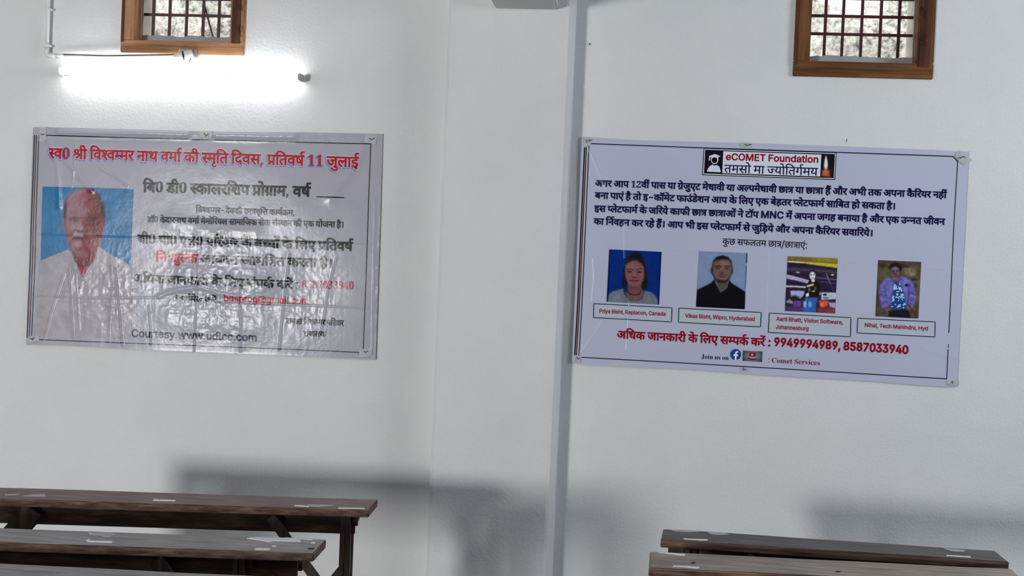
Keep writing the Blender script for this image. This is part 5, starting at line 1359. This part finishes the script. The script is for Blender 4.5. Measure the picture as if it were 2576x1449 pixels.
# logo panel at the top centre
lg = shapes(B, 'logo_panel', [([(1770.4, 372.1), (2104.4, 383.3), (2100.9, 452.7), (1766.2, 440.6)], 0)], [INK_BK], .0009)
lg['label'] = 'black framed logo panel at the top centre'
shapes(B, 'panel_margin', [([(1772.2, 374.2), (2102.3, 385.4), (2099, 450.4), (1768.5, 438.6)], 0)], [INK_PALE], .0013, lg)
shapes(B, 'panel_ground', [([(1774, 376.4), (2100.3, 387.4), (2097.3, 448.4), (1770.9, 436.5)], 0)], [INK_BLK2], .0017, lg)
shapes(B, 'panel_field', [([(1819.6, 380.3), (2066.3, 388.9), (2063.1, 444.1), (1816.9, 435.4)], 0)], [INK_PALE], .0021, lg)


def lc(p):
    return (1755 + p[0] / 7.156, 370 + p[1] / 7.156)


grad = [([(204, 162), (310, 124), (415, 166), (372, 182), (372, 240), (356, 280), (330, 302), (302, 308), (272, 300), (248, 272), (238, 236), (240, 182), (222, 178), (220, 242), (198, 240), (204, 200)], 0),
        ([(168, 442), (174, 412), (196, 370), (225, 338), (268, 315), (300, 336), (345, 322), (385, 345), (405, 390), (416, 446), (400, 454)], 0)]
shapes(B, 'graduate_figure', [([lc(p) for p in q], i) for q, i in grad], [INK_PALE], .0021, lg)
shapes(B, 'face_opening', [([lc(p) for p in [(252, 210), (280, 190), (305, 184), (335, 192), (352, 214), (352, 250), (336, 280), (304, 292), (274, 282), (254, 252)]], 0)], [INK_BLK2], .0025, lg)
candle = [(ell(2302, 475, 150, 120), (44, 26, 26), 60, .8),
          ([(2310, 162), (2328, 230), (2338, 310), (2328, 390), (2300, 412), (2286, 380), (2278, 310), (2292, 230)], (232, 228, 214), 10, 1),
          (ell(2304, 395, 18, 26), (160, 150, 60), 12, .8), (line([(2306, 380), (2306, 430)], 8), (40, 40, 10), 4, .9),
          ([(2246, 424), (2300, 434), (2372, 428), (2366, 500), (2368, 528), (2236, 516), (2246, 470)], (164, 78, 44), 10, 1),
          (ell(2305, 436, 50, 12), (190, 104, 60), 10, .8), (line([(2240, 528), (2400, 548)], 26), (92, 44, 30), 20, .8)]
photo(B, 'candle_picture', [(2067.4, 389.6), (2099, 390.2), (2096, 446.5), (2064.2, 444.8)], (1755, 370, 7.156), candle, (20, 18, 26), PRINT, 40, 60, (.02, .1), 'burning candle on black', parent=lg, lift=.0024)
B.text('logo_name', 'r0', (1826.5, 402.2), (2057.5, 409.3), 16.5, INK_DR, cap=728, head=False, bold=34, lift=.0025, parent=lg)
B.text('logo_motto', 'r0d', (1822.5, 414.6), (2058, 422.9), 19.2, INK_NV, bold=10, lift=.0025, parent=lg)
B.text('text_line', 'r1', (1498.3, 453.8), (2381.8, 483.2), 14.6, INK_NV, bold=38)
B.text('text_line', 'r2', (1497.3, 484.2), (2251, 511.8), 14.6, INK_NV, bold=38)
B.text('text_line', 'r3', (1495.8, 517.4), (2377.5, 550.5), 14.6, INK_NV, bold=38)
B.text('text_line', 'r4', (1494.2, 549.5), (2194.3, 579.2), 14.6, INK_NV, bold=38)
B.text('text_line', 'r5', (1818.2, 600), (2030.5, 610.5), 14.5, INK_BK, bold=8)
tag(B.text('text_line', 'r6', (1553.2, 832.6), (1938, 853.0), 18, INK_DR, bold=32), 'dark red contact line')
tag(B.text('phone_number', 'r6n', (1948.3, 869.6), (2283.4, 890), 20, INK_DR, cap=728, head=False, bold=46), 'two dark red telephone numbers')
B.text('text_line', 'r7', (1764.4, 902.0), (1833, 905.8), 11.0, INK_NV, cap=676, head=False, bold=0)
B.text('text_line', 'r7b', (1932.7, 911.4), (2062.7, 919), 12.0, INK_MAG, cap=676, head=False, bold=0)
for q, lines in (([(1494.2, 763.9), (1690.4, 774.4), (1689, 809.8), (1492.9, 798.7)], [('c1', (1508.1, 786.7), (1673.8, 794.2), 9.4)]),
                 ([(1707.9, 775.1), (1915, 786.2), (1913.2, 822.3), (1706.6, 810.5)], [('c2', (1723.7, 798.6), (1898, 807.3), 9.4)]),
                 ([(1935.6, 787.6), (2140.7, 799.2), (2139.4, 847.1), (1932.9, 836.3)], [('c3', (1952.8, 806.7), (2120.5, 815.9), 9.6), ('c3b', (1951.8, 826.8), (2033.6, 831.5), 9.6)]),
                 ([(2158.2, 800.5), (2352.8, 810), (2351.5, 847.6), (2156.3, 837.4)], [('c4', (2175.7, 822), (2333.7, 831), 9.6)])):
    cb = shapes(B, 'caption_box', [(q, 0)], [INK_BOX], .0009)
    acc = [[], [], []]
    B.ribbon(acc, q + q[:1], 2.0, 0)
    B.finish('box_outline', acc[0], acc[1], [INK_BK], .0014, acc[2], cb)
    for key, l_, r_, hp in lines:
        B.text('caption_text', key, l_, r_, hp, INK_MAG, cap=728, head=False, bold=34, lift=.0015, parent=cb)

woman = [
    ([(530, 400), (560, 270), (640, 170), (760, 120), (870, 170), (960, 280), (1010, 420), (1030, 600), (1060, 850), (1040, 1040), (900, 1060), (880, 950), (560, 950), (520, 1000), (450, 1030), (440, 800), (460, 550)], (24, 18, 22), 22, 1),
    ([(580, 880), (880, 880), (905, 1040), (970, 1120), (930, 1240), (820, 1330), (640, 1330), (560, 1250), (520, 1130), (585, 1050)], (98, 66, 66), 18, 1),
    ([(600, 920), (880, 930), (850, 1030), (620, 1030)], (72, 44, 46), 40, .6),
    ([(528, 450), (600, 395), (700, 345), (800, 355), (900, 425), (962, 520), (968, 700), (945, 820), (885, 920), (805, 985), (700, 985), (620, 930), (556, 830), (518, 700), (512, 560)], (108, 72, 72), 18, 1),
    (ell(720, 470, 120, 60), (122, 84, 82), 60, .7), (ell(600, 740, 60, 70), (124, 86, 88), 40, .6), (ell(885, 740, 50, 70), (118, 80, 84), 40, .6),
    ([(100, 1180), (200, 1100), (330, 1055), (455, 1030), (475, 1150), (560, 1265), (650, 1335), (820, 1335), (930, 1265), (985, 1080), (1130, 1115), (1230, 1185), (1290, 1290), (1320, 1460), (30, 1460)], (90, 101, 110), 12, 1),
    (ell(300, 1250, 120, 90), (104, 114, 122), 70, .6),
    (line([(528, 1030), (556, 1095), (640, 1160), (750, 1185), (850, 1150), (905, 1080)], 24), (26, 8, 12), 8, .95),
    (line([(560, 566), (620, 548), (700, 575)], 22), (40, 22, 24), 10, .9), (line([(780, 575), (850, 548), (925, 548)], 22), (40, 22, 24), 10, .9),
    (ell(615, 612, 48, 26), (34, 18, 24), 12, .95), (ell(852, 622, 58, 26), (34, 18, 24), 12, .95), (ell(600, 606, 8, 8), (120, 110, 120), 4, .8), (ell(828, 618, 8, 8), (120, 110, 120), 4, .8),
    (ell(735, 690, 34, 50), (126, 90, 90), 24, .7), (ell(740, 752, 66, 17), (60, 30, 34), 12, .9),
    (line([(620, 818), (700, 836), (780, 838), (852, 826)], 26), (58, 20, 30), 9, .95), (ell(745, 872, 74, 18), (112, 58, 64), 12, .8),
    (line([(116, 70), (110, 700), (70, 1350)], 46), (8, 16, 60), 12, .9), (line([(1372, 120), (1350, 700), (1320, 1400)], 40), (8, 16, 66), 12, .8),
]
photo(B, 'portrait_photo', [(1532.4, 627.2), (1664.4, 633.5), (1658.2, 766.5), (1525.7, 759.2)], (1520, 620, 9.66), woman, (4, 36, 102), PRINT, 120, 120, (.012, .25),
      'photograph of a dark-haired woman before a deep blue ground')
man2 = [
    ([(115, 940), (300, 850), (440, 780), (515, 690), (560, 800), (660, 990), (790, 900), (850, 710), (930, 800), (1080, 890), (1225, 985), (1230, 1450), (60, 1450)], (14, 13, 19), 12, 1),
    (ell(448, 510, 24, 72), (66, 50, 60), 10, 1), (ell(930, 525, 20, 64), (72, 54, 56), 10, 1),
    ([(545, 700), (840, 700), (800, 890), (700, 960), (660, 1000), (600, 900)], (74, 66, 58), 16, 1),
    ([(460, 600), (452, 420), (480, 280), (560, 190), (700, 150), (830, 190), (912, 280), (934, 420), (922, 570), (860, 700), (780, 750), (620, 745), (520, 690), (478, 610)], (16, 15, 22), 12, 1),
    ([(492, 340), (560, 285), (700, 252), (850, 275), (894, 335), (912, 480), (892, 610), (840, 690), (780, 722), (620, 715), (532, 672), (482, 560)], (96, 76, 70), 20, 1),
    (ell(760, 360, 90, 50), (122, 100, 96), 50, .7), (ell(560, 320, 50, 50), (110, 56, 36), 30, .5),
    ([(496, 620), (540, 690), (620, 722), (700, 740), (790, 722), (850, 660), (880, 620), (850, 730), (780, 790), (610, 790), (530, 740)], (36, 28, 30), 18, .95),
    (line([(520, 415), (600, 400), (680, 412)], 34), (30, 22, 26), 14, .9), (line([(742, 412), (810, 400), (872, 412)], 30), (30, 22, 26), 12, .9),
    (ell(596, 452, 58, 20), (44, 28, 34), 14, .85), (ell(805, 452, 52, 20), (44, 30, 34), 14, .85),
    (ell(700, 500, 36, 60), (110, 76, 76), 26, .8), (ell(690, 552, 60, 20), (70, 26, 38), 14, .8),
    (line([(620, 612), (700, 596), (790, 612)], 22), (54, 32, 36), 12, .8), (ell(695, 644, 66, 20), (96, 22, 42), 12, .9), (ell(720, 690, 60, 18), (108, 84, 76), 14, .7),
    (line([(1262, 104), (1252, 330)], 34), (14, 14, 34), 6, 1), (line([(1245, 400), (1228, 900)], 20), (24, 26, 46), 6, .9),
    (line([(165, 60), (700, 84), (1240, 104)], 30), (112, 106, 158), 14, .6),
]
photo(B, 'portrait_photo', [(1758.2, 631.6), (1880.3, 636.6), (1873.7, 778), (1750.5, 771.9)], (1740, 625, 9.053), man2, (108, 124, 154), PRINT, 110, 125, (.010, .12),
      'photograph of a short-haired man in a black shirt before pale blue')
girl = [
    ([(140, 80), (1300, 130), (1292, 240), (900, 222), (150, 205)], (104, 92, 42), 16, 1), ([(640, 100), (1300, 135), (1290, 230), (800, 215)], (130, 122, 36), 40, .8),
    ([(158, 198), (700, 222), (1290, 262), (1284, 352), (900, 300), (500, 242), (160, 216)], (176, 164, 52), 10, 1), (line([(160, 206), (520, 232)], 18), (214, 196, 184), 8, .9),
    (line([(130, 385), (700, 400), (1290, 455)], 60), (74, 58, 78), 24, .9), (ell(382, 455, 42, 14), (176, 168, 190), 8, .95), (ell(1172, 512, 32, 14), (196, 190, 190), 8, .95),
    ([(125, 508), (300, 545), (640, 635), (600, 702), (360, 640), (120, 592)], (166, 160, 188), 10, 1), (line([(130, 555), (360, 596), (600, 668)], 16), (120, 116, 150), 10, .7),
    (line([(110, 770), (330, 776), (560, 792)], 30), (188, 180, 198), 8, 1), (line([(800, 575), (1260, 620)], 22), (94, 88, 128), 10, .8), (line([(900, 665), (1260, 706)], 18), (80, 76, 118), 10, .7),
    (line([(1030, 480), (1110, 680), (1205, 890)], 26), (108, 98, 118), 8, .9), ([(920, 690), (1260, 710), (1250, 900), (930, 880)], (34, 30, 62), 26, .8),
    ([(216, 876), (400, 872), (534, 884), (510, 980), (430, 1048), (340, 990), (230, 1006)], (150, 150, 190), 10, 1), (line([(240, 1000), (330, 985), (420, 1030)], 40), (52, 32, 46), 14, .8),
    ([(925, 912), (1254, 920), (1246, 1062), (920, 1078)], (166, 176, 192), 8, 1), (ell(1000, 962, 52, 26), (22, 24, 34), 8, 1), (ell(1020, 1035, 76, 20), (40, 44, 70), 12, .9), (ell(1170, 990, 50, 30), (130, 150, 130), 16, .7),
    ([(118, 1120), (190, 1060), (270, 1130), (260, 1170), (130, 1140)], (150, 132, 152), 12, .8), ([(292, 1104), (456, 1108), (452, 1235), (280, 1235)], (92, 62, 132), 12, 1),
    ([(860, 1100), (1084, 1100), (1060, 1220), (980, 1255), (890, 1240)], (190, 66, 58), 16, 1), (ell(940, 1190, 34, 50), (214, 116, 96), 16, .8), ([(1090, 1140), (1240, 1150), (1236, 1270), (1120, 1250)], (160, 152, 180), 12, .9),
    (ell(1100, 1238, 60, 16), (56, 76, 50), 10, .8), ([(80, 1240), (600, 1250), (560, 1400), (70, 1350)], (74, 52, 96), 26, .9), ([(840, 1270), (1240, 1280), (1240, 1400), (830, 1380)], (122, 50, 52), 26, .9), ([(1080, 1300), (1240, 1300), (1236, 1400), (1080, 1390)], (72, 74, 50), 26, .7),
    ([(632, 620), (640, 500), (680, 410), (740, 392), (786, 440), (802, 560), (796, 680), (740, 760), (640, 740)], (34, 10, 18), 12, 1),
    (ell(715, 530, 62, 86), (226, 216, 198), 12, 1), (ell(732, 645, 34, 40), (214, 200, 180), 12, 1), (ell(685, 512, 22, 13), (50, 34, 40), 7, .95), (ell(742, 508, 22, 13), (50, 34, 40), 7, .95), (ell(718, 578, 26, 10), (120, 60, 64), 7, .9), (ell(712, 548, 12, 18), (190, 176, 160), 8, .6),
    ([(585, 760), (650, 690), (800, 655), (885, 700), (912, 850), (890, 970), (830, 1030), (700, 1015), (560, 985), (520, 1060), (488, 1060), (545, 890)], (24, 22, 20), 12, 1),
    (line([(590, 775), (660, 752), (740, 728)], 34), (206, 190, 156), 8, .95), (ell(645, 850, 20, 40), (120, 104, 96), 12, .8), (ell(775, 820, 24, 36), (86, 84, 84), 14, .8), (ell(738, 884, 32, 12), (180, 174, 176), 8, .9),
    ([(565, 950), (625, 918), (634, 985), (572, 1014)], (226, 214, 188), 8, 1), (ell(890, 940, 14, 40), (150, 140, 110), 10, .8),
    ([(560, 1020), (832, 1032), (800, 1200), (782, 1400), (490, 1380), (520, 1180)], (44, 84, 152), 10, 1), ([(510, 1120), (580, 1110), (570, 1250), (515, 1240)], (122, 174, 204), 12, .9), (ell(655, 1185, 44, 66), (108, 150, 204), 20, .9), (line([(606, 1100), (612, 1240)], 20), (26, 40, 84), 10, .9),
]
photo(B, 'portrait_photo', [(1981.6, 644.4), (2107.7, 649.9), (2101.1, 788.8), (1974.4, 782.5)], (1965, 635, 9.053), girl, (38, 30, 46), PRINT, 125, 140, (.030, .35),
      'photograph of a woman in a black jacket and jeans in a busy hall')
man3 = [
    (ell(820, 320, 150, 100), (112, 100, 80), 60, .8), (ell(240, 330, 110, 80), (84, 76, 52), 60, .7), (ell(960, 600, 90, 130), (102, 92, 74), 50, .7), (ell(930, 510, 70, 30), (20, 18, 18), 24, .9), (ell(940, 640, 60, 40), (26, 24, 24), 26, .8), (ell(880, 400, 60, 30), (128, 116, 92), 24, .7), (ell(230, 180, 90, 60), (36, 30, 28), 50, .7), (ell(720, 210, 110, 40), (40, 32, 26), 40, .8), (ell(300, 430, 90, 50), (104, 92, 60), 40, .6), (ell(980, 900, 60, 120), (94, 88, 74), 40, .6), (ell(110, 900, 40, 160), (46, 42, 40), 40, .8), (ell(160, 1240, 120, 50), (70, 56, 46), 40, .7), (ell(930, 1260, 110, 60), (64, 50, 50), 40, .7),
    (ell(520, 490, 74, 56), (112, 74, 70), 16, 1), (ell(500, 345, 88, 126), (112, 92, 94), 14, 1),
    ([(348, 260), (400, 160), (500, 128), (605, 150), (655, 240), (622, 340), (585, 300), (570, 250), (500, 225), (420, 250), (392, 310)], (34, 20, 26), 16, 1),
    (ell(455, 328, 46, 26), (38, 38, 74), 10, 1), (ell(548, 324, 34, 26), (42, 42, 78), 10, 1), (line([(420, 306), (580, 300)], 14), (60, 52, 80), 8, .8), (ell(500, 378, 54, 18), (52, 20, 30), 10, .95), (ell(510, 430, 66, 28), (74, 50, 46), 16, .8), (ell(500, 404, 30, 10), (110, 60, 64), 8, .7),
    ([(400, 465), (250, 520), (188, 620), (148, 780), (168, 980), (220, 1136), (320, 1120), (384, 1080), (700, 1100), (780, 1040), (890, 1135), (955, 950), (945, 780), (905, 600), (820, 500), (640, 438), (560, 540), (470, 545)], (92, 90, 152), 14, 1),
    (ell(300, 640, 70, 120), (108, 102, 160), 60, .6), (ell(720, 640, 70, 140), (106, 104, 172), 60, .6), (line([(270, 600), (300, 800), (330, 1060)], 26), (60, 54, 108), 16, .7), (line([(820, 620), (800, 840), (780, 1040)], 28), (52, 48, 104), 16, .8),
    (line([(160, 830), (240, 880), (310, 860)], 30), (54, 46, 92), 14, .7), (line([(180, 920), (260, 960), (320, 950)], 26), (124, 112, 178), 14, .6), (line([(200, 1020), (280, 1040)], 26), (58, 48, 96), 14, .6), (line([(830, 780), (940, 860)], 26), (46, 44, 84), 14, .7), (line([(830, 860), (940, 900)], 26), (126, 120, 180), 14, .7), (line([(820, 960), (930, 990)], 24), (60, 56, 110), 14, .6),
    ([(470, 560), (540, 545), (600, 560), (690, 800), (760, 1100), (720, 1150), (480, 1172), (385, 1105), (440, 850)], (30, 58, 120), 14, 1),
    (line([(400, 470), (440, 540), (480, 560)], 26), (72, 64, 128), 12, .8), (line([(640, 445), (590, 520), (570, 560)], 30), (78, 74, 150), 12, .8),
    (ell(756, 636, 40, 36), (22, 18, 36), 10, 1), (ell(345, 1178, 74, 34), (104, 74, 72), 16, 1), (ell(800, 1150, 46, 46), (106, 76, 72), 16, 1),
    ([(360, 1195), (480, 1185), (720, 1165), (810, 1200), (850, 1380), (340, 1380)], (27, 24, 30), 16, 1),
]
shirt3 = [(470, 560), (540, 545), (600, 560), (690, 800), (755, 1100), (720, 1150), (480, 1170), (388, 1105), (440, 850)]


def print_shirt(px, py, out):
    k = (vnoise(px, py, .020, 8) * .6 + vnoise(px, py, .045, 9) * .5) > .64
    k = k & (sdf(px, py, shirt3) < -8)
    return np.where(k[..., None], c3((150, 180, 214)), out)


photo(B, 'portrait_photo', [(2208.9, 654.1), (2317.7, 658.9), (2310.5, 801.5), (2202, 795.8)], (2195, 645, 8.785), man3, (70, 60, 48), PRINT, 110, 140, (.022, .55),
      'photograph of a bearded man in a lavender jacket before stones', post=print_shirt)

fb = shapes(B, 'social_icon', [(ell(1850.6, 891.8, 13.8, 13.9, 32), 0)], [INK_FB], .0010)
fb['label'] = 'round blue icon with a white letter'
shapes(B, 'icon_letter', [([(1848.2, 905.6), (1848.6, 895.6), (1845, 895.3), (1845.3, 891.3), (1848.8, 891.5), (1849.2, 887.3), (1851.2, 884.3), (1854, 883.2), (1857.2, 883.5), (1857, 887), (1854.4, 887), (1853.4, 888.6), (1853.2, 891.7), (1857, 892), (1856.3, 896), (1853, 895.8), (1852.6, 905.7)], 0)], [INK_WH], .0016, fb)
yt = [(ell(1160, 195, 130, 80), (132, 134, 140), 90, .9), ([(1108, 126), (1212, 130), (1226, 146), (1224, 200), (1210, 212), (1106, 206), (1094, 192), (1096, 140)], (126, 18, 36), 6, 1),
      ([(1142, 150), (1142, 186), (1176, 170)], (226, 196, 200), 5, 1), (line([(1080, 232), (1120, 250), (1238, 252)], 26), (10, 12, 14), 8, 1), (line([(1110, 226), (1220, 228)], 12), (176, 176, 180), 8, .8)]
ic = photo(B, 'social_icon', [(1868.7, 881.9), (1918.2, 884.3), (1916.9, 910.7), (1867.8, 907.6)], (1740, 870, 7.576), yt, (20, 24, 24), PRINT, 60, 36, (.01, .05), 'dark rectangular icon with a red play button')

for pts, nail in (([(1467, 345), (1481, 344.8), (1485, 355), (1487, 364), (1473, 369), (1469, 358)], [(1475, 351), (1475.5, 357), (1483, 353.5), (1490, 352)]),
                  ([(1863.5, 358), (1890, 359.5), (1889, 372.5), (1863, 371.5)], [(1873.5, 364), (1880, 366), (1889.5, 363)]),
                  ([(2402, 389), (2412, 379), (2424, 384), (2443, 402), (2434, 412), (2424, 417), (2413, 407)], [(2409, 397), (2417, 397.5), (2420, 394), (2428, 395)]),
                  ([(1440, 896.5), (1463, 897.5), (1460, 912.5), (1440.5, 909)], [(1450.5, 897), (1454.5, 904), (1459, 898.5)]),
                  ([(2381, 958), (2400, 957), (2411, 959), (2408, 972), (2384, 969)], [(2395, 957.5), (2395.5, 965)]),
                  ([(1862, 925), (1882, 926), (1881, 934), (1862, 933)], [(1869.5, 922.5), (1870, 931), (1877, 928)])):
    B.tape(pts, nail, PAD, .0035)


# ---------------------------------------------------------------- desks
DZ, DT = 0.74, 0.030


def topwood(name, c, warm):
    d = tuple(x * .50 for x in c[:3]) + (1,)
    l_ = tuple(min(x * 1.45, 1) for x in c[:3]) + (1,)
    return wood(name, d, c, l_, 0, .5, 90.0)


EDGE = wood('old_desk_wood', (.014, .008, .006, 1), (.050, .028, .019, 1), (.120, .074, .050, 1), 0, .65)
EDGET = wood('desk_top_edge_wood', (.030, .016, .012, 1), (.14, .085, .062, 1), (.30, .20, .145, 1), 0, .65, 70.0)
EDGEV = wood('old_desk_wood_upright', (.020, .011, .008, 1), (.058, .036, .026, 1), (.115, .078, .058, 1), 2, .65)
STICK = flat_mat('torn_white_label', (.95, .95, .96, 1), .6)
STICK2 = flat_mat('worn_pale_paint', (.55, .55, .57, 1), .7)
HOLEM = flat_mat('dark_knot_hole', (.012, .010, .010, 1), .8)


def desk(label, FLp, FRp, NRp, NLp, topm, legs, braces, marks, apron_back=.045, apron_h=.075, apron_in=(.03, .03), length=None, zdrop=0.0, far=True):
    """FLp.. : far left, far right, near right, near left corners of the top (photo points on the level plane DZ)"""
    z = DZ
    FL, FR, NR, NL = [np.array(F(*p, z)) for p in (FLp, FRp, NRp, NLp)]
    if length:                                   # only the right end is in the picture: carry the desk on to its full length
        u = (FR - FL) / np.linalg.norm(FR - FL)
        FL, NL = FR - u * length, NR - u * length
    c = (FL + FR + NR + NL) / 4
    root = empty('school_desk', (c[0], c[1], 0), label, 'desk', 'old wooden desks in rows before the wall')
    t = MB()
    t.hexa([(*p[:2], z - DT) for p in (NL, NR, FR, FL)], [(*p[:2], z) for p in (NL, NR, FR, FL)])
    o = t.build('desk_top', [topm, EDGET], root, bevel=.0035, cuts=6, wob=.0012)
    for p in o.data.polygons:
        p.material_index = 0 if p.normal.z > .8 else 1
    u = (NR - NL) / np.linalg.norm(NR - NL)
    v = (FR - NR) / np.linalg.norm(FR - NR)
    v = v - u * (v @ u)
    v /= np.linalg.norm(v)
    L, D = np.linalg.norm(NR - NL), float((FR - NR) @ v)

    def at(a, b, zz):
        """a metres from the near left corner along the desk, b metres back"""
        q = NL + u * a + v * b
        return (q[0], q[1], zz)
    for b_, nm in ((apron_back, 'front_rail'), (D - .03, 'back_rail')):
        e = MB()
        e.hexa([at(apron_in[0], b_, z - DT - apron_h), at(L - apron_in[1], b_, z - DT - apron_h), at(L - apron_in[1], b_ + .022, z - DT - apron_h), at(apron_in[0], b_ + .022, z - DT - apron_h)],
               [at(apron_in[0], b_, z - DT), at(L - apron_in[1], b_, z - DT), at(L - apron_in[1], b_ + .022, z - DT), at(apron_in[0], b_ + .022, z - DT)])
        e.build(nm, EDGE, root, bevel=.002)
    for a in legs:
        for b_ in (.018, D - .062):
            e = MB()
            for s in (-.0105, .0105):
                e.hexa([at(a + s - .010, b_, 0), at(a + s + .010, b_, 0), at(a + s + .010, b_ + .045, 0), at(a + s - .010, b_ + .045, 0)],
                       [at(a + s - .010, b_, z - DT), at(a + s + .010, b_, z - DT), at(a + s + .010, b_ + .045, z - DT), at(a + s - .010, b_ + .045, z - DT)])
            e.build('leg', EDGEV, root, bevel=.002)
        e = MB()                                 # cross bearer under the end of the top
        e.hexa([at(a + .02, .03, z - DT - .035), at(a + .045, .03, z - DT - .035), at(a + .045, D - .02, z - DT - .035), at(a + .02, D - .02, z - DT - .035)],
               [at(a + .02, .03, z - DT), at(a + .045, .03, z - DT), at(a + .045, D - .02, z - DT), at(a + .02, D - .02, z - DT)])
        e.build('cross_bearer', EDGE, root, bevel=.002)
        e = MB()
        e.hexa([at(a - .012, .06, .16), at(a + .012, .06, .16), at(a + .012, D - .06, .16), at(a - .012, D - .06, .16)],
               [at(a - .012, .06, .21), at(a + .012, .06, .21), at(a + .012, D - .06, .21), at(a - .012, D - .06, .21)])
        e.build('foot_rail', EDGE, root, bevel=.002)
    for a0, z0, a1, z1, w, b_ in braces:
        e = MB()
        e.board(at(a0, b_, z0), at(a1, b_, z1), w, .020, u)
        e.build('brace', EDGEV, root, bevel=.002)
    for pts, mt, nm in marks:
        q = [F(*p, z) for p in pts]
        e = MB()
        cx = np.mean([p[0] for p in q]), np.mean([p[1] for p in q])
        rr = random.Random(int(pts[0][0] * 7))
        ring = []
        for p0, p1 in zip(q, q[1:] + q[:1]):
            for k in range(4):
                f_ = k / 4
                x, y = p0[0] + (p1[0] - p0[0]) * f_, p0[1] + (p1[1] - p0[1]) * f_
                ring.append((x + rr.uniform(-.0025, .0025), y + rr.uniform(-.0025, .0025)))
        if sum(a[0] * b[1] - b[0] * a[1] for a, b in zip(ring, ring[1:] + ring[:1])) < 0:
            ring = ring[::-1]
        e.hexa([(x, y, z + .0004) for x, y in ring], [(x, y, z + .0022) for x, y in ring])
        e.build(nm, mt, root)
    return root


T1 = topwood('warm_grey_desk_top', (.30, .21, .185, 1), 1)
T2 = topwood('pale_grey_desk_top', (.44, .42, .42, 1), 0)
T3 = topwood('dark_grey_desk_top', (.145, .13, .125, 1), 0)
T4 = topwood('light_brown_desk_top', (.41, .335, .28, 1), 1)

S_, P_ = 'label_strip', 'worn_patch'
desk('brown wooden desk on the left nearest the wall, with a slanting brace beside its leg',
     (0, 1226), (950.5, 1256.7), (928, 1284), (0, 1253.7), T1,
     (.06, 1.53), [(1.24, .70, 1.55, .30, .036, .012), (.33, .70, .06, .36, .075, .012), (.33, .70, .06, .36, .06, .15), (1.52, .50, 1.40, .34, .03, .02)],
     [([(742, 1271.5), (777, 1273), (777, 1275.5), (742, 1274)], STICK, S_), ([(776, 1270), (841, 1271.5), (805, 1275.5), (776, 1274.5)], STICK2, P_),
      ([(851, 1277.5), (917, 1279), (917, 1281), (851, 1280)], STICK, S_), ([(14, 1244.5), (48, 1242.5), (47, 1245), (13, 1247)], STICK2, P_),
      ([(60, 1248.5), (85, 1244), (116, 1243.5), (113, 1249)], STICK2, P_), ([(385, 1257), (392, 1255.5), (395, 1257.5), (442, 1258.8), (442, 1261.2), (386, 1260.5)], STICK, S_)],
     length=1.62, apron_in=(.06, .055))
desk('grey wooden desk on the left, second from the wall, with torn white labels',
     (0, 1328.4), (821, 1357.6), (789.7, 1392), (0, 1356.6), T2,
     (.06, 1.37), [(1.10, .70, 1.36, .30, .05, .012), (.33, .70, .06, .36, .06, .012), (1.48, .66, 1.36, .46, .035, .02)],
     [([(222, 1341), (270, 1341), (283, 1340.5), (295, 1346), (275, 1351.5), (258, 1350), (262, 1346), (226, 1344)], STICK2, P_),
      ([(217, 1360), (224, 1356.8), (230, 1361), (281, 1362.2), (281, 1365.3), (222, 1364)], STICK, S_),
      ([(621, 1355.5), (640, 1352.5), (700, 1353.5), (745, 1354.5), (750, 1358), (756, 1361), (756, 1363.5), (700, 1361.5), (672, 1363.5), (650, 1359.5)], STICK, S_),
      ([(750, 1354.3), (791, 1354.8), (788, 1358.5), (752, 1358)], STICK, S_),
      ([(641, 1382), (648, 1379.5), (679, 1380.5), (677, 1384.3), (642, 1383.6)], STICK, S_), ([(685, 1374), (694, 1373.6), (694, 1376), (686, 1376)], STICK, S_),
      ([(782, 1365), (791, 1364.5), (791, 1367), (783, 1367.2)], STICK, S_), ([(775, 1380), (787, 1379.6), (790, 1381.5), (777, 1382.5)], HOLEM, 'knot_hole')],
     length=1.62, apron_in=(.06, .06))
desk('grey wooden desk in the bottom left corner, nearest of the left desks',
     (0, 1417), (655, 1449.2), (622, 1490), (0, 1452), T2, (.06, 1.52), [(1.2, .70, 1.5, .32, .04, .012)], [], length=1.62, apron_in=(.06, .06))
desk('dark grey wooden desk on the right, the farther of its pair',
     (1669, 1330), (2502, 1385.5), (2539, 1413.3), (1661.7, 1357), T3, (.09, 1.13), [(.34, .70, .10, .34, .04, .012), (.88, .70, 1.12, .34, .04, .012)],
     [([(1721, 1355), (1730, 1356.5), (1779, 1357.2), (1779, 1360), (1764, 1359.8), (1721, 1357.5)], STICK, S_), ([(1781, 1339.5), (1815, 1340), (1832, 1345), (1810, 1346), (1786, 1344)], STICK2, P_),
      ([(2382, 1396.8), (2441, 1401), (2441, 1403.2), (2382, 1399)], STICK, S_), ([(2372, 1380), (2400, 1382.5), (2430, 1386), (2420, 1389), (2390, 1386)], STICK2, P_),
      ([(1690, 1333.5), (1720, 1334), (1760, 1337), (1735, 1339), (1700, 1337)], STICK2, P_)],
     apron_in=(.035, .035))
desk('light brown wooden desk in the bottom right corner, the nearer of its pair',
     (1634.6, 1387), (2543, 1431), (2590, 1472), (1632, 1428.8), T4, (.09, 1.10), [(.34, .70, .10, .34, .04, .012), (.86, .70, 1.08, .34, .04, .012)],
     [([(1656, 1391), (1690, 1392), (1724, 1395), (1723, 1398.5), (1700, 1396.5)], STICK, S_), ([(1693, 1423.5), (1725, 1425), (1758, 1427), (1757, 1430), (1694, 1426.5)], STICK, S_),
      ([(1740, 1415.5), (1748, 1415), (1747, 1417.5), (1741, 1418)], HOLEM, 'knot_hole'), ([(2104, 1438), (2114, 1437.5), (2113, 1439.5), (2105, 1440)], HOLEM, 'knot_hole')],
     apron_in=(.075, .03))
